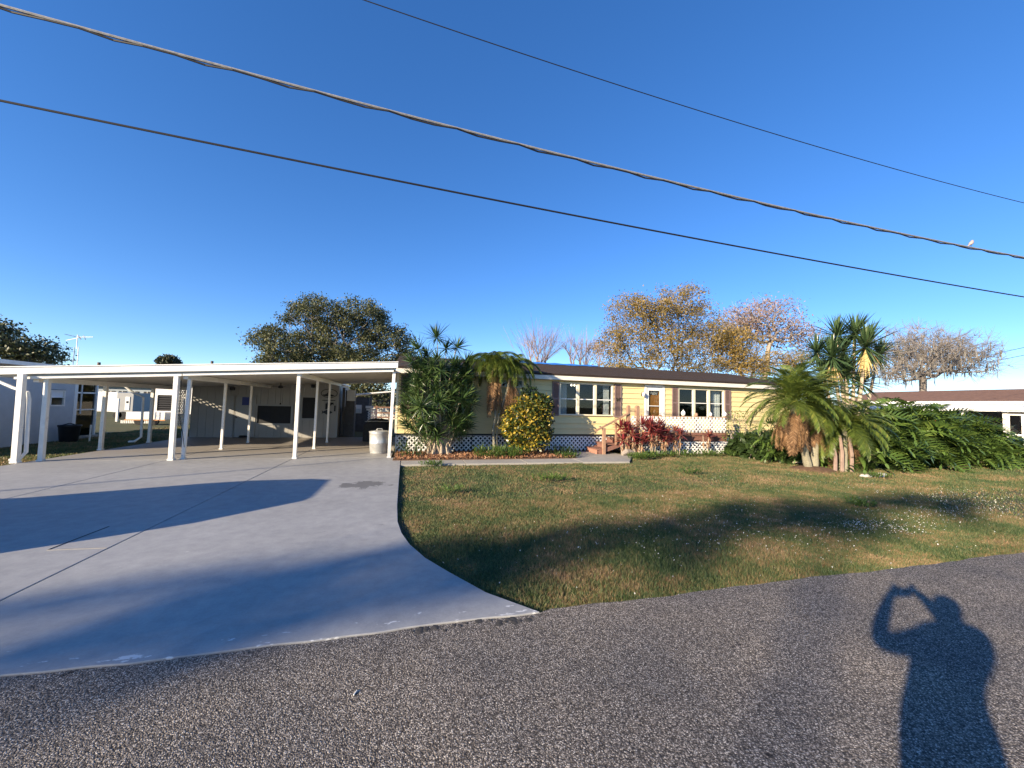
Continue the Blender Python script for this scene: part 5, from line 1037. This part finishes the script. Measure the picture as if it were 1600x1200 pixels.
# ------------------------------------------------------------------ yucca cluster behind
YY = 11.3
yc = thing('yucca_cluster', 'tall yucca with spiky green heads and pale dead leaf skirts', 'yucca', (W(1330, 700, YY)[0], YY, GZ))
yb = WL[yc.name]
yr = [rosette_mesh('yucca_head', 120, 1.25, 0.075, -50, 85, 0.12, s) for s in (31, 32, 33)]; yd = [rosette_mesh('yucca_skirt', 70, 0.9, 0.07, -88, -62, 0.2, s) for s in (34,)]
it = []; sk = []; m = MB()
for (a, b_, dy, s, skirt) in ((1300, 560, 0, 1.0, 1), (1352, 543, -0.2, 1.05, 1), (1308, 527, 0.5, 0.9, 0), (1335, 523, 0.3, 0.9, 0), (1276, 552, 0.4, 0.8, 0), (1372, 556, 0.4, 0.75, 0), (1322, 585, 0.2, 0.9, 0), (1318, 552, 0.6, 0.8, 1), (1345, 600, 0.3, 0.8, 0), (1285, 585, 0.3, 0.7, 0)):
    p = W(a, b_, YY+dy); q = p-yb; it.append((tuple(q), aim((q[0]*0.12, -0.08, 1), r.uniform(0, 6)), s))
    if skirt: sk.append(((q[0], q[1], q[2]-0.12), (0, 0, r.uniform(0, 6)), 1.25))
    m.tube([yb+np.array([q[0]*0.3, q[1]*0.3, 0]), yb+np.array([q[0]*0.6, q[1]*0.6, q[2]*0.5]), p], [0.08, 0.06, 0.05], 7)
m.build('trunk_cluster', 'cane', yc); place_copies(yc, 'leaf_head', yr, 'leaf_yucca', it); place_copies(yc, 'dead_skirt', yd, 'leaf_yucca_dry', sk)

# ------------------------------------------------------------------ split-leaf thicket
lob = [lobed_mesh('split_leaf', s) for s in (41, 42, 43, 44)]
def thicket(label, x0, x1, y0, y1, h, n, seed, group, s0=1.0, profile=None):
    r_ = random.Random(seed); t = thing('split_leaf_philodendron', label, 'shrub', ((x0+x1)/2, (y0+y1)/2, GZ), group); b = WL[t.name]; it = []; st = MB()
    for i in range(n):
        u = r_.random(); a = R(r_.uniform(-5, 92)); x = x0+(x1-x0)*u
        hh = h*(profile(x) if profile else (0.72+0.28*math.sin(math.pi*u))); yc_ = (y0+y1)/2; ry = (y1-y0)/2
        y = yc_-ry*math.cos(a)*r_.uniform(0.72, 1.0)-0.1; z = max(0.06, hh*math.sin(a)*r_.uniform(0.75, 0.98)-0.15)
        az = -math.pi/2+r_.uniform(-1.75, 1.75); e = (r_.uniform(-0.5, 0.5), R(r_.uniform(-35, 25)), az)
        it.append(((x-b[0], y-b[1], z-b[2]), e, s0*r_.uniform(0.75, 1.2)))
        if i % 6 == 0: st.tube([(x, yc_, GZ), (x, (y+yc_)/2, z*0.6), (x, y, z)], [0.03, 0.02, 0.012], 4)
    st.build('stems', 'cane', t); place_copies(t, 'leaf', lob, 'leaf_philo', it)
    g_ = np.random.default_rng(seed); C = np.stack([g_.uniform(x0, x1, 2600), g_.uniform(y0+0.3, y1, 2600), g_.uniform(0, 1, 2600)], 1)
    hp = np.array([h*(profile(x) if profile else 0.8) for x in C[:, 0]]); C[:, 2] = C[:, 2]*hp*0.82*np.sqrt(np.maximum(0.05, 1-((C[:, 1]-(y0+y1)/2)/((y1-y0)/2))**2*0.9))
    V, F = leaf_cloud(C, 0.30, g_, 0.4, 0.2); np_part('inner_foliage', V, F, 'leaf_croton_dark', t, 'stuff')
    return t
gname = 'split leaf philodendron thicket along the lawn'; tl = 'dense thicket of big glossy split leaves between the date palms and the right neighbour'
tls = ['dense glossy split leaf thicket directly against the low drooping date palm', 'tallest dense glossy split leaf thicket with the red flower', 'dense glossy split leaf thicket beyond the red flower before the white awning', 'low tapering end of the split leaf thicket before the neighbour screen door']
pf_ = lambda x: float(np.interp(x, [12, 13.5, 15, 16.5, 18, 19.5, 20.6], [0.62, 0.74, 0.86, 0.84, 0.72, 0.52, 0.28]))
for k, (a, b_) in enumerate(((12.1, 14.6), (14.2, 16.8), (16.4, 19.0), (18.6, 20.7))): thicket(tls[k], a, b_, 8.0+0.12*k, 10.8, 2.15, 150, 50+k, gname, 0.95, pf_)
thicket('low glossy split leaf bush between the deck end and the date palms', 10.9, 12.8, 9.6, 11.4, 1.25, 110, 60, gname+' by the deck', 0.75)
thicket('small split leaf plant spreading on the lawn edge below the deck bush', 11.2, 12.4, 8.9, 10.0, 0.62, 45, 61, gname+' by the deck', 0.7)
vn = thing('wiry_vine', 'thin wiry vine climbing at the end of the deck rail', 'vine', (11.6, 11.6, GZ)); m = MB()
for k in range(16):
    x = 11.25+r.uniform(0, 0.7); m.tube([(x, 11.5, GZ), (x+r.uniform(-0.1, 0.1), 11.45, 0.5), (x+r.uniform(-0.3, 0.2), 11.5, r.uniform(0.9, 1.6))], 0.006, 4)
m.build('stems', 'bark_pale', vn); C = np.stack([g.uniform(11.0, 12.2, 420), g.uniform(11.35, 11.65, 420), g.uniform(0.4, 1.55, 420)], 1); V, F = leaf_cloud(C, 0.07, g, 0.5); np_part('foliage', V, F, 'leaf_weed', vn)
rfw = thing('red_flower', 'single red flower spike rising among the split leaf thicket', 'flower', W(1460, 690, 8.6)); p = W(1459, 664, 8.35)
MB().tube([WL[rfw.name], p], 0.012, 5).build('stalk', 'cane', rfw); m = MB()
for k in range(9): a = k*0.7; m.lathe((p[0]+0.05*math.cos(a), p[1]+0.05*math.sin(a), p[2]-0.06+0.014*k), [(0.01, 0), (0.05, 0.04), (0.02, 0.10)], 6)
m.build('petals', 'red_petal', rfw)

# ------------------------------------------------------------------ trees behind the houses
def lobe(px, py, Y, rx, ry, rz): p = W(px, py, Y); return (p[0], p[1], p[2], rx, ry, rz)
tree('live_oak', 'broad dark green live oak standing behind the carport', (-4.9, 31, GZ), 3.2, [lobe(455, 545, 31, 2.6, 2.6, 1.5), lobe(500, 505, 31, 2.2, 2.6, 1.7), lobe(560, 505, 31, 2.2, 2.6, 1.7), lobe(600, 540, 31, 2.2, 2.4, 1.6), lobe(530, 550, 30.5, 2.6, 2.2, 1.2), lobe(420, 565, 31, 1.0, 1.6, 0.7), lobe(470, 572, 30, 2.2, 1.8, 0.8), lobe(570, 568, 30, 2.4, 1.8, 0.8), lobe(630, 556, 31, 1.0, 1.5, 0.7)], 760, 52000, 0.16, 'leaf_oak', 'bark_grey', 71, 0.016, None, 0.30, aspect=0.5)
tree('golden_tree', 'big golden brown leaved tree behind the yellow house', (20.6, 28, GZ), 3.4, [lobe(1000, 497, 28, 2.9, 2.6, 2.0), lobe(1062, 488, 28, 2.9, 2.6, 2.2), lobe(1100, 530, 28, 2.6, 2.4, 2.0), lobe(970, 545, 28, 2.3, 2.4, 1.8), lobe(1040, 550, 27, 3.0, 2.2, 1.7), lobe(985, 578, 27, 2.8, 2.0, 1.0), lobe(1085, 572, 27, 2.6, 2.0, 1.1)], 1000, 36000, 0.155, 'leaf_gold', 'bark_grey', 72, 0.014, (3, 0.7, 0.010, 0.2), 0.34, aspect=0.5)
tree('golden_tree', 'smaller olive gold tree right of the big golden one behind the house roof', (27.6, 27, GZ), 2.6, [lobe(1150, 545, 27, 2.0, 2.0, 1.8), lobe(1165, 575, 27, 2.4, 2.0, 1.2), lobe(1230, 565, 29, 2.4, 2.0, 1.0)], 420, 15000, 0.15, 'leaf_gold', 'bark_grey', 73, 0.018, (3, 0.7, 0.010, 0.2), 0.36, aspect=0.5)
tree('pinkish_tree', 'pale pinkish nearly bare tree rising behind the golden trees', (42.5, 38, GZ), 5.0, [lobe(1205, 505, 38, 4.6, 3.0, 2.8), lobe(1160, 505, 38, 2.6, 2.5, 2.2), lobe(1245, 530, 38, 2.8, 2.5, 2.0)], 520, 5500, 0.30, 'leaf_pink', 'bark_pale', 74, 0.028, (4, 1.3, 0.014, 0.35), 0.7, aspect=0.4)
rb = W(1440, 640, 24)
mo = tree('mossy_oak', 'bare spreading oak hung with grey moss behind the brown roofed house', (rb[0], 24, GZ), 2.2, [lobe(1425, 550, 24, 4.2, 3.0, 2.2), lobe(1400, 580, 24, 3.2, 2.6, 1.3), lobe(1460, 555, 24, 3.2, 2.6, 2.0), lobe(1505, 548, 24, 2.6, 2.4, 1.5), lobe(1520, 570, 24, 2.2, 2.2, 1.3)], 1500, 0, 0, None, 'bark_grey', 75, 0.018, (9, 1.0, 0.012, 0.1), maxr=0.8)
g = np.random.default_rng(9); m = MB()
tipv = [v.co for v in mo.children[0].data.vertices]
for i in range(620):
    v = tipv[int(g.integers(0, len(tipv)))]; p = np.array([v[0], v[1], v[2]])+WL[mo.name]
    if p[2] > 8.2 or p[2] < 4.2: continue
    L = g.uniform(0.25, 0.95)
    m.tube([p, p+np.array([g.normal()*0.06, 0, -L*0.6]), p+np.array([g.normal()*0.1, 0, -L])], [0.02, 0.035, 0.004], 3, cap=False)
m.build('hanging_moss', 'leaf_moss', mo, kind='stuff')
for k, (px_, top, wd, sd, lb) in enumerate(((832, 500, 30, 76, 'leafless pruned crape myrtle with upright shoots behind the tarped roof'), (908, 517, 28, 77, 'second leafless shrub tree with fine shoots beside the golden tree'))):
    Y = 23; b = W(px_, 640, Y); t = thing('bare_shrub_tree', lb, 'tree', (b[0], Y, GZ)); gg = np.random.default_rng(sd); m = MB(); zt = W(px_, top, Y)[2]
    for a in range(7):
        x0 = b[0]+gg.uniform(-0.5, 0.5); x1 = b[0]+gg.uniform(-0.95, 0.95); zk = 3.9+gg.uniform(0, 0.8); y1 = Y+gg.uniform(-0.8, 0.8)
        m.tube([(x0*0.2+b[0]*0.8, Y, GZ), ((x0+x1)/2, Y, 2.2), (x1, y1, zk)], [0.08, 0.06, 0.055], 6)
        for q in range(13):
            d = unit(np.array([gg.normal()*0.5+(x1-b[0])*0.3, gg.normal()*0.4, 1.0])); L = (zt-zk)*gg.uniform(0.6, 1.15); e = np.array([x1, y1, zk]); f1 = e+d*L*0.5; f2 = f1+unit(d+gg.normal(size=3)*0.14+np.array([0, 0, 0.12]))*L*0.5
            m.tube([e, f1, f2], [0.014, 0.009, 0.004], 3, cap=False)
            for z_ in range(2): d3 = unit(d+gg.normal(size=3)*0.45); m.tube([f1, f1+d3*L*0.35], [0.008, 0.003], 3, cap=False)
    m.build('branches', 'bark_tan', t)
tree('far_left_tree', 'dark sparse tree behind the stucco house roof', (-25.4, 35, GZ), 2.4, [lobe(30, 550, 35, 2.2, 1.8, 1.0), lobe(55, 560, 35, 1.5, 1.5, 0.7)], 200, 4200, 0.20, 'leaf_oak', 'bark_dark', 78, 0.018, (3, 0.7, 0.010, 0.2), 0.35)
tree('far_left_tree', 'taller dark tree rising at the far side of the stucco house', (-29.0, 35, GZ), 3.0, [lobe(-25, 535, 35, 2.6, 1.8, 1.5)], 140, 5200, 0.22, 'leaf_oak', 'bark_dark', 79, 0.018, None, 0.4)
tree('yard_tree', 'dark leafy tree behind the garden shed seen through the carport', (-1.2, 28, GZ), 1.6, [lobe(575, 603, 28, 1.6, 1.2, 0.8), lobe(560, 615, 28, 1.2, 1.2, 0.7), lobe(600, 618, 28, 1.2, 1.2, 0.5)], 140, 4200, 0.18, 'leaf_oak', 'bark_dark', 88, 0.016, None, 0.25)
sb = W(262, 566, 50); sp_ = thing('sabal_palm', 'small round headed palm far beyond the carport roof', 'palm', (sb[0], 50, GZ))
MB().tube([(sb[0], 50, GZ), (sb[0]+0.1, 50, sb[2])], [0.22, 0.18], 8).build('trunk', 'palm_trunk', sp_); V, F = leaf_cloud(in_lobes([(sb[0]+0.1, 50, sb[2], 1.15, 1.15, 0.85)], 1500, g, 0.4)[0], 0.42, g, 0.25); np_part('crown', V, F, 'leaf_far', sp_)
for px_, top in ((152, 566), (329, 564)):
    b = W(px_, 600, 48); o = thing('utility_pole', 'distant utility pole showing above the carport roof '+('near the antenna' if px_ < 200 else 'near the live oak'), 'utility pole', (b[0], 48, GZ)); z = W(px_, top, 48)[2]; MB().tube([(b[0], 48, GZ), (b[0], 48, z)], 0.13, 7).build('shaft', 'pole_wood', o); MB().box(b[0]-0.9, b[0]+0.9, 47.9, 48, z-0.5, z-0.4).build('crossarm', 'pole_wood', o)
# a far belt of trees closing the view between the houses
C = []
for k in range(70):
    x = -95+k*2.9+g.uniform(-1, 1); y = 62+g.uniform(-6, 6); h = g.uniform(2.2, 3.6); C.append(in_lobes([(x, y, h*0.55, 2.6, 2.0, h*0.55)], 420, g, 0.35)[0])
C = np.concatenate(C); V, F = leaf_cloud(C, 0.6, g, 0.5); ob = np_part('far_woodland', V, F, 'leaf_far', None, 'stuff'); solo(ob, 'low dark belt of distant woodland closing the horizon', 'woodland')
# spreading trees over the street, out of view on the sunny side: their crowns shade the drive and lawn edge
def shade_lobe(x, y, dist, rx, ry, rz): q = np.array([x, y, 0])+TOSUN*dist; return (q[0], q[1], q[2], rx, ry, rz)
lb_ = [shade_lobe(-1.7, 3.45, 42, 1.7, 0.7, 0.16), shade_lobe(0.5, 3.85, 42, 1.5, 0.7, 0.16)]
tree('street_tree', 'spreading leafy tree across the street shading the driveway apron', (lb_[0][0]+0.8, lb_[0][1]-1, GZ), lb_[0][2]-2.2, lb_, 110, 1150, 0.20, 'leaf_oak', 'bark_grey', 81, 0.010, None, 0.13, 'street trees on the sunny side', shell=0.6)
lb_ = [shade_lobe(2.9, 4.15, 46, 1.6, 0.7, 0.17), shade_lobe(5.6, 4.55, 46, 1.8, 0.8, 0.20), shade_lobe(8.6, 4.7, 46, 1.6, 0.7, 0.17)]
tree('street_tree', 'spreading leafy tree across the street shading the lawn edge', (lb_[1][0], lb_[1][1]-1, GZ), lb_[1][2]-2.4, lb_, 150, 1500, 0.20, 'leaf_oak', 'bark_grey', 82, 0.010, None, 0.15, 'street trees on the sunny side', shell=0.6)

# ------------------------------------------------------------------ grass, petals, litter
g = np.random.default_rng(12)
fx = np.array([p[0] for p in flare[::-1]]); fyv = np.array([p[1] for p in flare[::-1]])
def lawn_ok(x, y):
    e = 2.86+0.035*np.sin(x*2.1+0.5)+0.02*np.sin(x*5.3)+0.05*np.sin(x*1.1+1)*0.5
    ok = (y > e+g.normal(size=len(x))*0.025) & (x > np.interp(y, fyv, fx)-0.015+np.abs(g.normal(size=len(x)))*0.012)
    ok &= ~((y > 10.08) & (y < 10.79) & (x < 6.2)) & ~((y > 10.79) & (x < 5.05)) & ~((y > 10.0) & (y < 12.5) & (x > 4.8) & (x < 6.35+0.6*(y-10.0)*(y < 11.1)+0.5*(y >= 11.1)))
    return ok & ~((y > 12.3) & (x < 15.6))
def blades(n, x0, x1, y0, y1, pw, hmin, hmax, wd):
    y = y0+(y1-y0)*g.uniform(0, 1, n)**pw; x = g.uniform(x0, x1, n)
    ok = lawn_ok(x, y) if x0 > -2 else np.ones(n, bool); x, y = x[ok], y[ok]; n = len(x)
    pat = 0.65+0.35*np.sin(x*1.9+np.sin(y*2.3))*np.sin(y*2.7+1.3*np.sin(x*1.1))+g.normal(size=n)*0.12
    h = (hmin+(hmax-hmin)*g.uniform(0, 1, n)**1.5)*np.clip(pat, 0.35, 1.2); a = g.uniform(0, 2*np.pi, n); ln = g.uniform(0.15, 1.1, n)*h; az = g.uniform(0, 2*np.pi, n); w = wd*g.uniform(0.6, 1.4, n)*(1+0.06*y)
    V = np.empty((n, 3, 3)); c, s = np.cos(a)*w/2, np.sin(a)*w/2
    V[:, 0] = np.stack([x-c, y-s, np.full(n, GZ-0.003)], 1); V[:, 1] = np.stack([x+c, y+s, np.full(n, GZ-0.003)], 1); V[:, 2] = np.stack([x+np.cos(az)*ln, y+np.sin(az)*ln, GZ+h], 1)
    return V
V = np.concatenate([blades(620000, -0.2, 9.5, 2.8, 6.5, 1.25, 0.018, 0.060, 0.0065), blades(320000, -0.2, 17, 5.5, 12.3, 1.1, 0.02, 0.065, 0.009), blades(60000, 9.5, 27, 2.8, 8.5, 1.0, 0.03, 0.08, 0.011), blades(40000, 15, 28, 8, 14, 1.0, 0.03, 0.08, 0.013), blades(60000, -12, -8.3, 10, 27, 1.0, 0.03, 0.09, 0.014)]).reshape(-1, 3)
ob = np_part('lawn_grass', V, np.arange(len(V)).reshape(-1, 3), 'grass_blade', None, 'stuff'); solo(ob, 'short patchy green and brown lawn grass', 'grass')
# white petals lying in drifts
cl = [(6.2, 4.1, 0.30, 300), (6.6, 4.0, 0.35, 160), (5.2, 3.9, 0.9, 280), (7.8, 4.4, 0.7, 360), (9.0, 4.4, 0.6, 420), (9.8, 5.0, 1.0, 300), (3.6, 4.2, 1.2, 300), (10.8, 5.4, 1.2, 300), (4.6, 5.2, 1.2, 240), (2.0, 4.4, 1.0, 100), (8, 7.2, 1.6, 140)]
P = np.concatenate([np.stack([x+g.normal(size=n)*s, y+g.normal(size=n)*s*0.42], 1) for x, y, s, n in cl]); P = P[lawn_ok(P[:, 0], P[:, 1])]
C = np.column_stack([P, GZ+g.uniform(0.012, 0.05, len(P))]); V, F = leaf_cloud(C, 0.015, g, 0.7, 1.5); ob = np_part('fallen_petals', V, F, 'petal', None, 'stuff'); solo(ob, 'small white petals scattered in drifts over the lawn', 'petals')
P = np.stack([g.uniform(-0.3, 4.9, 5200), g.uniform(10.84, 12.3, 5200)], 1); C = np.column_stack([P, g.uniform(0.015, 0.07, len(P))]); V, F = leaf_cloud(C, 0.10, g, 0.28, 1.2); ob = np_part('leaf_litter', V, F, 'leaf_litter', None, 'stuff'); solo(ob, 'reddish brown dry leaf litter covering the planting bed', 'leaf litter')
# weeds in the lawn
for k, (px_, py_, w_, n_, lb) in enumerate(((860, 752, 0.8, 90, 'bright green weed patch with pale tips in the middle of the lawn'), (1345, 793, 0.5, 50, 'green weed tuft near the petals in the lawn'), (1080, 742, 0.5, 40, 'small green weed tuft on the lawn below the deck'), (1372, 748, 0.6, 50, 'green weed tuft in the grass before the thicket'), (700, 772, 0.45, 30, 'green weed tuft in the lawn near the driveway'))):
    v = FW+RT*(px_-800)/FOC-UP*(py_-600)/FOC; t_ = (GZ-1.56)/v[2]; fern('lawn_weed', lb, t_*v[0], t_*v[1], 0.13, w_, n_, 100+k, group=None)
# a twig and dark bits lying on the road
o = MB().tube([(-0.225, 2.275, -0.003), (-0.212, 2.305, -0.003)], 0.0035, 5).build('cigarette_stub', 'white_paint'); solo(o, 'small white stub lying on the asphalt near the driveway', 'litter')
m = MB()
for k in range(26): x = 0.05+0.9*g.random(); y = edge_wave(x)-0.02-0.08*g.random()**2; m.lathe((x, y, -0.008), [(0.03*g.uniform(0.4, 1.3), 0), (0.012, 0.004), (0.003, 0.005)], 7)
o = m.build('dirt_crumbs', 'road_dirt', None, kind='stuff'); solo(o, 'dark dirt crumbs along the joint of driveway and road', 'dirt')
